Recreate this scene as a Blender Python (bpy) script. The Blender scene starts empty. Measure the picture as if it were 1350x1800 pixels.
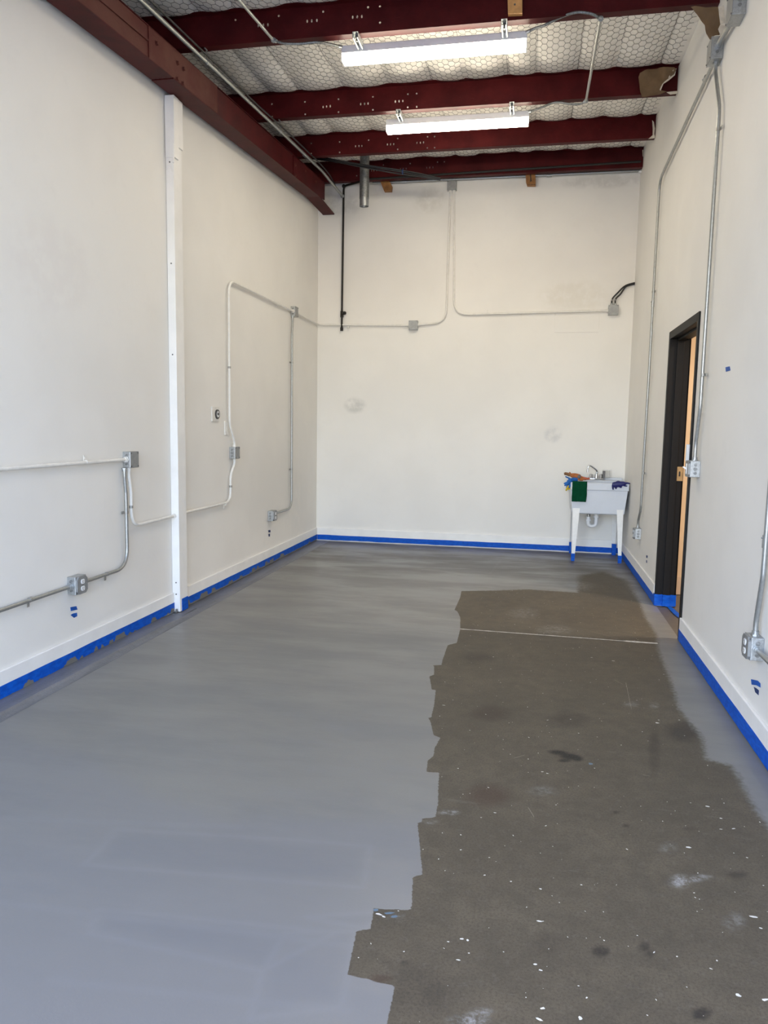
import bpy, bmesh, math, random
import numpy as np
from mathutils import Vector, Matrix, noise

# ------------------------------------------------------------------ camera, sky, exposure
scene = bpy.context.scene
col = scene.collection
CAM_H = 1.45
FPX, IW, IH = 1322.53, 1350.0, 1800.0
YAW, PITCH, ROLL = 0.1932, 0.1131, 0.0164
def cam_axes():
    r = Vector((math.cos(YAW), math.sin(YAW), 0)); f = Vector((-math.sin(YAW), math.cos(YAW), 0)); u = Vector((0, 0, 1))
    f2 = f*math.cos(PITCH) - u*math.sin(PITCH); u2 = u*math.cos(PITCH) + f*math.sin(PITCH)
    return r*math.cos(ROLL) + u2*math.sin(ROLL), u2*math.cos(ROLL) - r*math.sin(ROLL), f2
CR, CU, CF = cam_axes()
cam = bpy.data.cameras.new('camera'); cam_ob = bpy.data.objects.new('camera', cam); col.objects.link(cam_ob)
cam.sensor_fit = 'HORIZONTAL'; cam.sensor_width = 36.0; cam.lens = FPX*36.0/IW; cam.clip_start = 0.02
cam_ob.matrix_world = Matrix(((CR.x, CU.x, -CF.x, 0), (CR.y, CU.y, -CF.y, 0), (CR.z, CU.z, -CF.z, CAM_H), (0, 0, 0, 1)))
scene.camera = cam_ob

world = bpy.data.worlds.new('sky'); scene.world = world; world.use_nodes = True
wn = world.node_tree.nodes; wl = world.node_tree.links
sky = wn.new('ShaderNodeTexSky'); sky.sky_type = 'NISHITA'; sky.sun_disc = False
sky.sun_elevation = math.radians(55); sky.sun_rotation = math.radians(200); sky.dust_density = 0.6; sky.air_density = 1.0; sky.ozone_density = 1.0
SKY_STRENGTH = 1.85
wn['Background'].inputs['Strength'].default_value = SKY_STRENGTH
tint = wn.new('ShaderNodeMix'); tint.data_type = 'RGBA'; tint.blend_type = 'MULTIPLY'; tint.inputs[0].default_value = 1.0
tint.inputs[7].default_value = (1.03, 0.975, 1.0, 1)        # sky colour tinted a little less green than a clean sky
wl.new(sky.outputs['Color'], tint.inputs[6]); wl.new(tint.outputs[2], wn['Background'].inputs['Color'])
LAMP_STRENGTH = 45.0
LAMP_COLOR = (1.0, 0.89, 0.70)
vs = scene.view_settings
vs.view_transform = 'Standard'; vs.look = 'None'; vs.gamma = 1.0; vs.use_curve_mapping = False
vs.exposure = -0.06
scene.cycles.max_bounces = 10; scene.cycles.diffuse_bounces = 7
scene.cycles.use_denoising = True
# portal over the open roll-up door: gives no light of its own, only guides sampling of the sky
pl = bpy.data.lights.new('doorway_portal', 'AREA'); pl.shape = 'RECTANGLE'; pl.size = 3.4; pl.size_y = 3.5
pl.cycles.is_portal = True
plo = bpy.data.objects.new('doorway_portal', pl); col.objects.link(plo)
plo.location = (-0.8, -1.0, 1.75); plo.rotation_euler = (math.radians(90), 0, 0)

random.seed(7)
XL, XR, YB = -2.654, 1.060, 9.116
HB = 0.167           # baseboard height
TAPE = 0.078         # height of the blue tape on the baseboards
CEIL = 4.75
O = Vector((0, 0, CAM_H))
def on(axis, value, px, py):
    """point of the room seen at a pixel of the photograph, on a known plane of the room"""
    d = CR*((px - IW/2)/FPX) + CU*((IH/2 - py)/FPX) + CF
    return O + d*((value - O[axis])/d[axis])
def onL(px, py, off=0.0): return on(0, XL + off, px, py)
def onR(px, py, off=0.0): return on(0, XR - off, px, py)
def onB(px, py, off=0.0): return on(1, YB - off, px, py)
def onF(px, py, z=0.0): return on(2, z, px, py)

# ------------------------------------------------------------------ materials
def lin(r, g, b):
    f = lambda c: c/12.92 if c <= 0.04045 else ((c + 0.055)/1.055)**2.4
    return (f(r/255), f(g/255), f(b/255), 1)
class NT:
    def __init__(s, name):
        s.m = bpy.data.materials.new(name); s.m.use_nodes = True; s.t = s.m.node_tree; s.n = s.t.nodes; s.b = s.n['Principled BSDF']
        s.tc = None
    def coord(s):
        if s.tc is None: s.tc = s.n.new('ShaderNodeTexCoord')
        return s.tc.outputs['Object']
    def geo(s):
        g = s.n.new('ShaderNodeNewGeometry'); return g.outputs['Position']
    def link(s, a, b): s.t.links.new(a, b)
    def put(s, sock, v):
        if hasattr(v, 'links') or hasattr(v, 'is_linked'): s.link(v, sock)
        else: sock.default_value = v
    def noise(s, scale, detail=4, rough=.55, vec=None, stretch=None, dist=0.0):
        t = s.n.new('ShaderNodeTexNoise'); t.inputs['Scale'].default_value = scale; t.inputs['Detail'].default_value = detail
        t.inputs['Roughness'].default_value = rough; t.inputs['Distortion'].default_value = dist
        v = vec or s.geo()
        if stretch:
            mp = s.n.new('ShaderNodeMapping'); mp.inputs['Scale'].default_value = stretch; s.link(v, mp.inputs['Vector']); v = mp.outputs['Vector']
        s.link(v, t.inputs['Vector']); return t.outputs['Fac']
    def ramp(s, fac, lo, hi, a=0.0, b=1.0):
        r = s.n.new('ShaderNodeMapRange'); r.interpolation_type = 'SMOOTHSTEP'
        for k, v in (('From Min', lo), ('From Max', hi), ('To Min', a), ('To Max', b)): s.put(r.inputs[k], v)
        s.link(fac, r.inputs['Value']); return r.outputs['Result']
    def mix(s, fac, a, b, mode='MIX'):
        m = s.n.new('ShaderNodeMix'); m.data_type = 'RGBA'; m.blend_type = mode
        s.put(m.inputs[0], fac); s.put(m.inputs[6], a); s.put(m.inputs[7], b); return m.outputs[2]
    def math(s, op, a, b=0.0):
        m = s.n.new('ShaderNodeMath'); m.operation = op; s.put(m.inputs[0], a); s.put(m.inputs[1], b); return m.outputs[0]
    def attr(s, name):
        a = s.n.new('ShaderNodeAttribute'); a.attribute_name = name; return a.outputs['Fac']
    def bump(s, h, strength=.2, dist=.01):
        b = s.n.new('ShaderNodeBump'); b.inputs['Strength'].default_value = strength; b.inputs['Distance'].default_value = dist
        s.link(h, b.inputs['Height']); s.link(b.outputs['Normal'], s.b.inputs['Normal'])
    def set(s, **k):
        for a, v in k.items(): s.put(s.b.inputs[a.replace('_', ' ')], v)
        return s.m
def plain(name, rgb, rough=.5, metal=0.0, var=.12, nscale=30, bump=0.0, spec=.5):
    t = NT(name); c = lin(*rgb); d = tuple(x*(1 - var) for x in c[:3]) + (1,); e = tuple(min(1, x*(1 + var)) for x in c[:3]) + (1,)
    f = t.noise(nscale, 4, .6, t.coord())
    t.set(Base_Color=t.mix(t.ramp(f, .3, .7), d, e), Roughness=rough, Metallic=metal)
    t.b.inputs['Specular IOR Level'].default_value = spec
    if bump: t.bump(f, bump, .004)
    return t.m
def blob(t, pos, cx, cy, cz, rx, ry, rz):
    """soft ellipsoidal patch about a point of the room, 1 inside"""
    v = t.n.new('ShaderNodeVectorMath'); v.operation = 'SUBTRACT'; t.link(pos, v.inputs[0]); v.inputs[1].default_value = (cx, cy, cz)
    w = t.n.new('ShaderNodeVectorMath'); w.operation = 'DIVIDE'; t.link(v.outputs[0], w.inputs[0]); w.inputs[1].default_value = (rx, ry, rz)
    l = t.n.new('ShaderNodeVectorMath'); l.operation = 'LENGTH'; t.link(w.outputs[0], l.inputs[0])
    return t.ramp(l.outputs['Value'], 1.0, .45)
def wall_paint(name, patches=(), rgb=(233, 231, 226)):
    t = NT(name); c = lin(*rgb)
    big = t.noise(1.3, 3, .5); fine = t.noise(90, 3, .6); med = t.noise(7, 4, .6)
    base = t.mix(t.ramp(big, .35, .65), c, tuple(x*.955 for x in c[:3]) + (1,))
    base = t.mix(t.ramp(med, .56, .72, 0, .35), base, tuple(x*.95 for x in c[:3]) + (1,))
    for (p, r, rgb2, k) in patches:
        pos = t.geo(); m = t.math('MULTIPLY', blob(t, pos, *p, *r), t.ramp(t.noise(9, 4, .6), .3, .62, 0, k))
        base = t.mix(m, base, lin(*rgb2))
    t.set(Base_Color=base, Roughness=.62)
    t.b.inputs['Specular IOR Level'].default_value = .35
    t.bump(t.math('ADD', t.math('MULTIPLY', fine, .25), t.math('MULTIPLY', med, .9)), .12, .012)
    return t.m
p1 = onB(624, 713); p2 = onB(972, 764); p3 = onB(700, 345); p4 = onB(1075, 330); p5 = onB(672, 335)
M = {}
M['wall_back'] = wall_paint('white wall paint, patched', [
    (tuple(p1), (.17, .3, .12), (196, 196, 192), .75), (tuple(p2), (.13, .3, .12), (205, 205, 204), .7),
    (tuple(onB(755, 350)), (.25, .3, .2), (200, 196, 188), .45), (tuple(onB(1060, 318)), (.6, .3, .10), (196, 193, 187), .5),
    (tuple(onB(600, 360)), (.35, .3, .18), (200, 198, 194), .6), (tuple(onB(1010, 520)), (.5, .3, .22), (218, 214, 204), .5)])
M['wall'] = wall_paint('white wall paint', [
    (tuple(onL(90, 470)), (.3, .5, .35), (226, 222, 218), .5), (tuple(onL(520, 880)), (.3, .5, .5), (222, 222, 218), .5)])
M['trim'] = plain('white trim paint', (236, 235, 232), .45, var=.03, nscale=6)
M['conduit_white'] = plain('white painted conduit', (226, 224, 218), .5, var=.05, nscale=25)
def galv(name, rgb, rough, var=.25):
    t = NT(name); c = lin(*rgb)
    v = t.n.new('ShaderNodeTexVoronoi'); v.inputs['Scale'].default_value = 120; t.link(t.coord(), v.inputs['Vector'])
    f = t.math('ADD', t.math('MULTIPLY', v.outputs['Color'], .5), t.math('MULTIPLY', t.noise(35, 4, .6, t.coord()), .5))
    t.set(Base_Color=t.mix(t.ramp(f, .3, .7), tuple(x*(1 - var) for x in c[:3]) + (1,), tuple(min(1, x*(1 + var)) for x in c[:3]) + (1,)),
          Metallic=.85, Roughness=t.ramp(f, .2, .8, rough - .08, rough + .1))
    return t.m
M['galv'] = galv('galvanised steel', (174, 177, 178), .42, .12)
M['emt'] = plain('electro galvanised conduit', (164, 166, 164), .36, .72, .08, 60)
M['galv_dark'] = galv('dull galvanised steel', (140, 142, 142), .5)
M['cover'] = plain('grey steel cover plate', (150, 152, 152), .5, .5, .08)
M['chrome'] = plain('chrome', (205, 207, 210), .12, 1.0, .03)
M['screw'] = plain('dull steel screw', (110, 110, 110), .45, .8, .15)
def primer():
    t = NT('red oxide primer'); f = t.noise(5, 5, .6); g = t.noise(22, 5, .65, stretch=(1, 6, 6))
    c = t.mix(t.ramp(f, .3, .7), lin(60, 11, 14), lin(78, 20, 22)); c = t.mix(t.ramp(g, .62, .78, 0, .6), c, lin(112, 58, 52))
    t.set(Base_Color=c, Roughness=.5); t.b.inputs['Specular IOR Level'].default_value = .12; t.bump(g, .1, .003); return t.m
M['primer'] = primer()
def primer_bare():
    t = NT('red primer, dusty brown'); f = t.noise(3, 5, .65); g = t.noise(16, 5, .7, stretch=(1, .35, 3))
    c = t.mix(t.ramp(f, .35, .65), lin(84, 38, 34), lin(94, 54, 46)); c = t.mix(t.ramp(g, .58, .75, 0, .8), c, lin(64, 18, 18))
    t.set(Base_Color=c, Roughness=.6); t.b.inputs['Specular IOR Level'].default_value = .15; t.bump(g, .1, .003); return t.m
M['primer_bare'] = primer_bare()
M['wire'] = plain('dark chicken wire', (70, 66, 62), .55, .5, .2)
def insulation():
    t = NT('white vinyl insulation facing'); f = t.noise(4, 5, .6); g = t.noise(14, 5, .65, dist=.6)
    c = t.mix(t.ramp(f, .3, .7), lin(236, 231, 222), lin(244, 240, 232))
    t.set(Base_Color=c, Roughness=.5); t.bump(t.math('ADD', f, t.math('MULTIPLY', g, .5)), .35, .03); return t.m
M['insulation'] = insulation()
M['roof'] = plain('roof sheet', (150, 150, 148), .6, .2)
def tape(name, smudged=False):
    t = NT(name); f = t.noise(20, 4, .6, stretch=(1, 1, 3)); c = t.mix(t.ramp(f, .3, .7), lin(0, 72, 172), lin(0, 90, 198)); t.b.inputs['Specular IOR Level'].default_value = .2
    if smudged:
        sx = t.n.new('ShaderNodeSeparateXYZ'); t.link(t.geo(), sx.inputs[0])
        n1 = t.noise(5.0, 3, .6, stretch=(1, 1, .4)); n2 = t.noise(28, 3, .6)
        lim = t.math('ADD', t.math('MULTIPLY', t.ramp(n1, .50, .60), .034), t.math('MULTIPLY', t.math('SUBTRACT', n2, .5), .02))
        lim = t.math('ADD', lim, .006)
        m = t.ramp(t.math('SUBTRACT', lim, t.math('SUBTRACT', sx.outputs['Z'], .018)), 0, .003)
        c = t.mix(m, c, lin(112, 110, 106))
    t.set(Base_Color=c, Roughness=.55); t.bump(t.noise(60, 3, .6), .15, .004); return t.m
M['tape'] = tape('blue painters tape'); M['tape_smudged'] = tape('blue painters tape smudged with grey paint', True)
M['tape_scrap'] = plain('blue tape scrap', (10, 82, 170), .6, var=.2)
M['tape_dark'] = plain('dark blue tape scrap', (28, 52, 100), .6, var=.3, nscale=200)
M['black_frame'] = plain('black door frame paint', (21, 20, 20), .55, var=.1, spec=.22)
M['black_pipe'] = plain('black iron pipe', (30, 27, 25), .5, .3, .2)
M['black_cable'] = plain('black cable sheath', (24, 24, 26), .45, var=.15)
M['tan_wall'] = plain('tan hall paint', (226, 206, 180), .7, var=.04, nscale=3)
M['tan_trim'] = plain('tan hall baseboard', (220, 200, 180), .5, var=.03)
M['hall_floor'] = plain('brown hall floor', (88, 84, 80), .5, var=.1)
M['wood'] = plain('raw pine', (206, 152, 92), .7, var=.18, nscale=12)
M['wood_dark'] = plain('old pine', (150, 104, 56), .7, var=.25, nscale=14)
M['kraft'] = plain('brown kraft paper', (112, 88, 60), .8, var=.14, nscale=9, bump=.3)
M['kraft_light'] = plain('torn white paper edge', (206, 196, 178), .8, var=.1)
M['plastic_white'] = plain('white plastic', (232, 233, 234), .35, var=.02)
M['sink_white'] = plain('white sink plastic', (204, 209, 217), .38, var=.02, nscale=5)
M['leg_white'] = plain('white enamelled steel leg', (232, 232, 230), .35, var=.03)
M['strap_grey'] = plain('grey steel strap', (160, 160, 156), .45, .6, .15)
M['towel'] = plain('green terry towel', (8, 66, 42), .95, var=.3, nscale=160, bump=.5, spec=.1)
M['glove_blue'] = plain('blue glove fabric', (16, 92, 168), .7, var=.2, nscale=40, bump=.2)
M['glove_yellow'] = plain('yellow glove fabric', (206, 178, 36), .75, var=.2, nscale=40, bump=.2)
M['glove_navy'] = plain('navy blue glove rubber', (16, 20, 92), .5, var=.3, nscale=60, bump=.3)
M['glove_orange'] = plain('orange glove fabric', (156, 90, 44), .75, var=.25, nscale=40, bump=.2)
M['glove_tan'] = plain('tan glove cuff', (122, 88, 58), .8, var=.25, nscale=60)
M['glove_red'] = plain('rust red glove fingertips', (168, 84, 60), .7, var=.25, nscale=50)
M['grey_rubber'] = plain('grey rubber patch', (96, 92, 96), .6, var=.2)
M['dial'] = plain('dark dial', (62, 62, 62), .4, .3, .2)
M['brass'] = plain('dull brass strike', (176, 148, 106), .45, .6, .12)
M['outside'] = plain('concrete apron outside', (176, 172, 164), .8, var=.1, nscale=4)
M['drain'] = plain('chrome drain', (150, 150, 150), .3, .9, .1)
def clear():
    t = NT('clear plastic'); t.set(Base_Color=(.95, .96, .96, 1), Roughness=.08, Transmission_Weight=.9, IOR=1.25); return t.m
M['clear'] = clear()
def emit(name, rgb, s):
    t = NT(name); t.set(Base_Color=(.9, .9, .88, 1), Roughness=.4, Emission_Color=(*rgb, 1), Emission_Strength=s); return t.m
M['diffuser'] = emit('lit acrylic diffuser', LAMP_COLOR, LAMP_STRENGTH)

# floor: grey paint over bare concrete
def floor_mat():
    t = NT('part painted concrete')
    # bare concrete
    n1 = t.noise(2.2, 5, .6); n2 = t.noise(11, 6, .7); n3 = t.noise(120, 4, .7); n4 = t.noise(430, 2, .6)
    c = t.mix(t.ramp(n1, .3, .7), lin(84, 76, 62), lin(96, 87, 71))
    n5 = t.noise(28, 5, .75)
    c = t.mix(t.ramp(n2, .38, .66, 0, .6), c, lin(72, 66, 54))
    c = t.mix(t.ramp(n5, .52, .72, 0, .5), c, lin(104, 96, 84))
    c = t.mix(t.ramp(n3, .42, .68, 0, .65), c, lin(62, 55, 46))
    c = t.mix(t.ramp(n4, .60, .70, 0, .55), c, lin(118, 112, 100))
    dk = t.math('MULTIPLY', t.attr('dark'), t.ramp(t.math('ADD', t.math('MULTIPLY', n2, .5), t.math('MULTIPLY', n3, .5)), .25, .6, .45, 1.0))
    c = t.mix(dk, c, lin(44, 39, 34))
    c = t.mix(t.math('MULTIPLY', t.attr('soot'), t.ramp(n3, .3, .6, .65, 1)), c, lin(9, 9, 11))
    c = t.mix(t.math('MULTIPLY', t.attr('rust'), t.ramp(n3, .25, .6, .5, 1)), c, lin(66, 50, 40))
    lt = t.math('MULTIPLY', t.attr('light'), t.ramp(t.math('ADD', t.math('MULTIPLY', n5, .6), t.math('MULTIPLY', n3, .4)), .42, .62, 0, .75))
    c = t.mix(lt, c, lin(170, 170, 168))
    scratch = t.noise(3.0, 3, .6, stretch=(1, 9, 1), dist=1.5)
    c = t.mix(t.ramp(scratch, .70, .73, 0, .25), c, lin(112, 106, 97))
    # grey paint layer
    g1 = t.noise(.9, 4, .6); g2 = t.noise(1.6, 5, .65, stretch=(.55, 1.7, 1)); g3 = t.noise(5, 4, .6, stretch=(.5, 1.8, 1)); g4 = t.noise(160, 3, .7)
    p = t.mix(t.ramp(g1, .35, .65), lin(121, 120, 116), lin(126, 125, 120))
    p = t.mix(t.ramp(g2, .42, .66, 0, .25), p, lin(110, 113, 116))
    p = t.mix(t.ramp(g3, .5, .75, 0, .15), p, lin(128, 131, 135))
    p = t.mix(t.ramp(g4, .35, .7, 0, .22), p, lin(106, 109, 114))
    p = t.mix(t.math('MULTIPLY', t.attr('thin'), t.ramp(g2, .35, .62, .15, 1.0)), p, lin(92, 88, 82))
    p = t.mix(t.attr('near_tint'), p, t.mix(.5, p, lin(120, 121, 124)))  # near part of the floor paint tinted slightly bluer
    p = t.mix(t.math('MULTIPLY', t.attr('lap'), .28), p, lin(104, 107, 113))
    p = t.mix(t.math('MULTIPLY', t.attr('lapline'), .17), p, lin(140, 144, 150))
    edge = t.math('MULTIPLY', t.math('SUBTRACT', t.noise(45, 3, .6), .5), t.attr('soft'))
    fray = t.math('MULTIPLY', t.math('SUBTRACT', t.noise(30, 3, .6, stretch=(1, 3, 1)), .5), .012)
    d = t.math('ADD', t.math('ADD', t.attr('bare'), t.math('MULTIPLY', edge, 1.2)), fray)
    bare = t.ramp(t.math('DIVIDE', d, t.attr('soft')), -.5, .5)
    t.set(Base_Color=t.mix(bare, p, c), Roughness=t.ramp(bare, 0, 1, .36, .62))
    rr = t.ramp(g2, .3, .7, .30, .5)
    m = t.n.new('ShaderNodeMix'); m.data_type = 'FLOAT'; t.link(bare, m.inputs[0]); t.link(rr, m.inputs[2]); m.inputs[3].default_value = .66
    t.link(m.outputs[0], t.b.inputs['Roughness'])
    t.b.inputs['Specular IOR Level'].default_value = .5
    t.bump(t.math('ADD', t.math('MULTIPLY', n3, .6), t.math('ADD', t.math('MULTIPLY', g3, .5), t.math('MULTIPLY', bare, -.6))), .12, .004)
    return t.m
M['floor'] = floor_mat()
def ledge_mat():
    t = NT('grey painted slab edge'); g = t.noise(3, 5, .65, stretch=(4, .6, 1)); f = t.noise(60, 4, .7)
    c = t.mix(t.ramp(g, .35, .65), lin(98, 100, 105), lin(112, 114, 120)); c = t.mix(t.ramp(f, .5, .75, 0, .4), c, lin(82, 82, 84))
    t.set(Base_Color=c, Roughness=.42); t.bump(t.math('ADD', g, f), .3, .006); return t.m
M['ledge'] = ledge_mat()

# ------------------------------------------------------------------ mesh helpers
class MB:
    def __init__(s): s.bm = bmesh.new()
    def poly(s, pts, faces):
        vs_ = [s.bm.verts.new(p) for p in pts]
        for f in faces:
            try: s.bm.faces.new([vs_[i] for i in f])
            except ValueError: pass
        return s
    def box(s, lo, hi, bevel=0.0, mat=None):
        x0, y0, z0 = lo; x1, y1, z1 = hi
        tb = bmesh.new(); bmesh.ops.create_cube(tb, size=1)
        for v in tb.verts: v.co = Vector(((x0 + x1)/2 + v.co.x*(x1 - x0), (y0 + y1)/2 + v.co.y*(y1 - y0), (z0 + z1)/2 + v.co.z*(z1 - z0)))
        if bevel: bmesh.ops.bevel(tb, geom=tb.edges[:], offset=bevel, segments=2, affect='EDGES', profile=.5)
        return s.take(tb, mat)
    def take(s, tb, mat=None):
        if mat is not None: bmesh.ops.transform(tb, matrix=mat, verts=tb.verts)
        mp = {}
        for v in tb.verts: mp[v] = s.bm.verts.new(v.co)
        for f in tb.faces:
            try: s.bm.faces.new([mp[v] for v in f.verts])
            except ValueError: pass
        tb.free(); return s
    def cyl(s, a, b, r, seg=12, r2=None, caps=True):
        a = Vector(a); b = Vector(b); r2 = r if r2 is None else r2
        q = (b - a).to_track_quat('Z', 'Y').to_matrix(); ra = []; rb = []
        for i in range(seg):
            u = q @ Vector((math.cos(i*2*math.pi/seg), math.sin(i*2*math.pi/seg), 0)); ra.append(s.bm.verts.new(a + u*r)); rb.append(s.bm.verts.new(b + u*r2))
        for i in range(seg): j = (i + 1) % seg; s.bm.faces.new((ra[i], ra[j], rb[j], rb[i]))
        if caps: s.bm.faces.new(ra[::-1]); s.bm.faces.new(rb)
        return s
    def tube(s, pts, r, seg=10, caps=True, rad=None):
        pts = [Vector(p) for p in pts]; n = len(pts); prev = None; rings = []
        t0 = (pts[1] - pts[0]).normalized(); up = Vector((0, 0, 1)) if abs(t0.z) < .9 else Vector((0, 1, 0))
        u = t0.cross(up).normalized()
        for i, p in enumerate(pts):
            t = (pts[min(i + 1, n - 1)] - pts[max(i - 1, 0)]).normalized()
            u = (u - t*u.dot(t)).normalized(); w = t.cross(u)
            rr = r if rad is None else rad[i]
            rings.append([s.bm.verts.new(p + (u*math.cos(k*2*math.pi/seg) + w*math.sin(k*2*math.pi/seg))*rr) for k in range(seg)])
        for a, b in zip(rings, rings[1:]):
            for k in range(seg): j = (k + 1) % seg; s.bm.faces.new((a[k], a[j], b[j], b[k]))
        if caps: s.bm.faces.new(rings[0][::-1]); s.bm.faces.new(rings[-1])
        return s
    def ball(s, c, rx, ry, rz, u=14, v=9):
        tb = bmesh.new(); bmesh.ops.create_uvsphere(tb, u_segments=u, v_segments=v, radius=1)
        return s.take(tb, Matrix.Translation(Vector(c)) @ Matrix.Diagonal((rx, ry, rz, 1)))
    def prism(s, outline, vec):
        """closed polygon (list of points) extruded along vec"""
        vec = Vector(vec); a = [s.bm.verts.new(Vector(p)) for p in outline]; b = [s.bm.verts.new(Vector(p) + vec) for p in outline]; n = len(a)
        s.bm.faces.new(a[::-1]); s.bm.faces.new(b)
        for i in range(n): j = (i + 1) % n; s.bm.faces.new((a[i], a[j], b[j], b[i]))
        return s
def fillet(pts, r, seg=8):
    pts = [Vector(p) for p in pts]; out = [pts[0]]
    for i in range(1, len(pts) - 1):
        a, b, c = pts[i - 1], pts[i], pts[i + 1]; u = (a - b); w = (c - b); lu, lw = u.length, w.length; u.normalize(); w.normalize()
        ang = u.angle(w); 
        if ang > math.pi - .03: out.append(b); continue
        d = min(r/math.tan(ang/2), lu*.48, lw*.48); p0 = b + u*d; p1 = b + w*d
        for k in range(seg + 1):
            q = k/seg; out.append(p0*(1 - q)**2 + b*2*q*(1 - q) + p1*q*q)
    out.append(pts[-1]); return out
def dense(pts, step=.02):
    out = []
    for a, b in zip(pts, pts[1:]):
        n = max(1, int((b - a).length/step))
        out += [a.lerp(b, k/n) for k in range(n)]
    return out + [pts[-1]]
def smooth(pts, n=8):
    """Catmull-Rom through the points"""
    P = [Vector(p) for p in pts]; P = [P[0]*2 - P[1]] + P + [P[-1]*2 - P[-2]]; out = []
    for i in range(1, len(P) - 2):
        a, b, c, d = P[i - 1:i + 3]
        for k in range(n):
            t = k/n; out.append(.5*((2*b) + (c - a)*t + (2*a - 5*b + 4*c - d)*t*t + (3*b - 3*c + d - a)*t**3))
    return out + [P[-2]]
MAT_OF = {}
def mw(o): return MAT_OF.get(o.name, Matrix.Identity(4))
def build(name, mb, mat, parent=None, smooth_shade=False, local=False, origin=None):
    """one mesh object; vertices are given in room coordinates, or in the parent's own when local"""
    bm = mb.bm if isinstance(mb, MB) else mb
    bmesh.ops.remove_doubles(bm, verts=bm.verts, dist=1e-6)
    bmesh.ops.recalc_face_normals(bm, faces=bm.faces)
    me = bpy.data.meshes.new(name); ob = bpy.data.objects.new(name, me)
    if parent is not None:
        if not local: bmesh.ops.transform(bm, matrix=mw(parent).inverted(), verts=bm.verts)
        ob.parent = parent; MAT_OF[ob.name] = mw(parent)
    elif origin is not None:
        origin = Vector(origin); bmesh.ops.translate(bm, vec=-origin, verts=bm.verts); ob.location = origin; MAT_OF[ob.name] = Matrix.Translation(origin)
    bm.to_mesh(me); bm.free(); me.materials.append(mat)
    if smooth_shade:
        for p in me.polygons: p.use_smooth = True
        try: me.set_sharp_from_angle(angle=math.radians(smooth_shade if smooth_shade > 1 else 40))
        except Exception: pass
    col.objects.link(ob); return ob
def tag(o, label=None, cat=None, group=None, kind=None):
    for k, v in (('label', label), ('category', cat), ('group', group), ('kind', kind)):
        if v: o[k] = v
    return o
def root(name, loc, label, cat, group=None, rz=0.0):
    o = bpy.data.objects.new(name, None); o.empty_display_size = .1; col.objects.link(o); o.location = loc; o.rotation_euler = (0, 0, rz)
    MAT_OF[o.name] = Matrix.Translation(Vector(loc)) @ Matrix.Rotation(rz, 4, 'Z'); return tag(o, label, cat, group)
def struct(name, mb, mat, parent=None, **k): return tag(build(name, mb, mat, parent, **k), kind='structure')
def shared(name, src, loc, rotz=0, parent=None, mtx=None):
    o = bpy.data.objects.new(name, src.data); col.objects.link(o); o.parent = parent
    if mtx is not None: o.matrix_local = mtx
    else: o.location = loc; o.rotation_euler = (0, 0, rotz)
    return o

# ------------------------------------------------------------------ room shell
Y0 = -1.0
T = .14
def gz(y): return 3.738 + (y - 4.92)*.0745          # underside of the girder that caps the left wall
XN = XL - 2.6                                       # far side of the neighbouring unit, beyond the wall
struct('wall_left', MB().prism([(XL, Y0, -.05), (XL, YB + T, -.05), (XL, YB + T, gz(YB + T) + .05), (XL, Y0, gz(Y0) + .05)], (-T, 0, 0)), M['wall'])
struct('wall_back', MB().box((XN, YB, -.05), (XR, YB + T, CEIL)), M['wall_back'])
struct('wall_neighbour', MB().box((XN - T, Y0, -.05), (XN, YB + T, CEIL)), M['wall'])
struct('floor_neighbour', MB().box((XN, Y0, -.05), (XL - T, YB, 0)), M['outside'])
# door opening in the right wall
DN, DF, DH = on(0, XR, 1211, 890).y, on(0, XR, 1161, 900).y, 2.245   # outer edges of the frame
dn, df, dh = DN + .05, DF - .05, DH - .06
wr = MB(); wr.box((XR, Y0, -.05), (XR + T, dn - .0125, CEIL)).box((XR, df + .0125, -.05), (XR + T, YB + T, CEIL)).box((XR, dn - .0125, dh + .0125), (XR + T, df + .0125, CEIL))
struct('wall_right', wr, M['wall'])
wf = MB(); wf.box((XN - T, Y0 - .2, 3.5), (XR + T, Y0, CEIL)).box((XN - T, Y0 - .2, -.05), (XL + .12, Y0, 3.5)).box((XR - .12, Y0 - .2, -.05), (XR + T, Y0, 3.5))
struct('wall_front', wf, M['wall'])
struct('roof', MB().box((XN - T, Y0 - .2, CEIL), (XR + T, YB + T, CEIL + .08)), M['roof'])
struct('ground', MB().box((-14, -22, -.25), (12, Y0 - .2, -.06)), M['outside'])
# hall beyond the door
HY = 7.0
struct('wall_hall_back', MB().box((XR + T, HY, -.05), (XR + 2.6, HY + .1, 2.75)), M['tan_wall'])
struct('wall_hall_front', MB().box((XR + T, 3.6, -.05), (XR + 2.6, 3.7, 2.75)), M['tan_wall'])
struct('wall_hall_right', MB().box((XR + 2.6, 3.6, -.05), (XR + 2.7, HY + .1, 2.75)), M['tan_wall'])
struct('ceiling_hall', MB().box((XR + T, 3.6, 2.7), (XR + 2.7, HY + .1, 2.8)), M['tan_wall'])
struct('floor_hall', MB().box((XR, 3.6, -.1), (XR + 2.7, HY + .1, -.004)), M['hall_floor'])
struct('baseboard_hall', MB().box((XR + T, HY - .014, 0), (XR + 2.6, HY, .165), .003), M['tan_trim'])
hl = bpy.data.lights.new('hall_lamp', 'AREA'); hl.shape = 'DISK'; hl.size = .35; hl.energy = 60; hl.color = (1, .86, .68)
hlo = bpy.data.objects.new('hall_lamp', hl); col.objects.link(hlo); hlo.location = (XR + 1.3, 5.6, 2.68)

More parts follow.
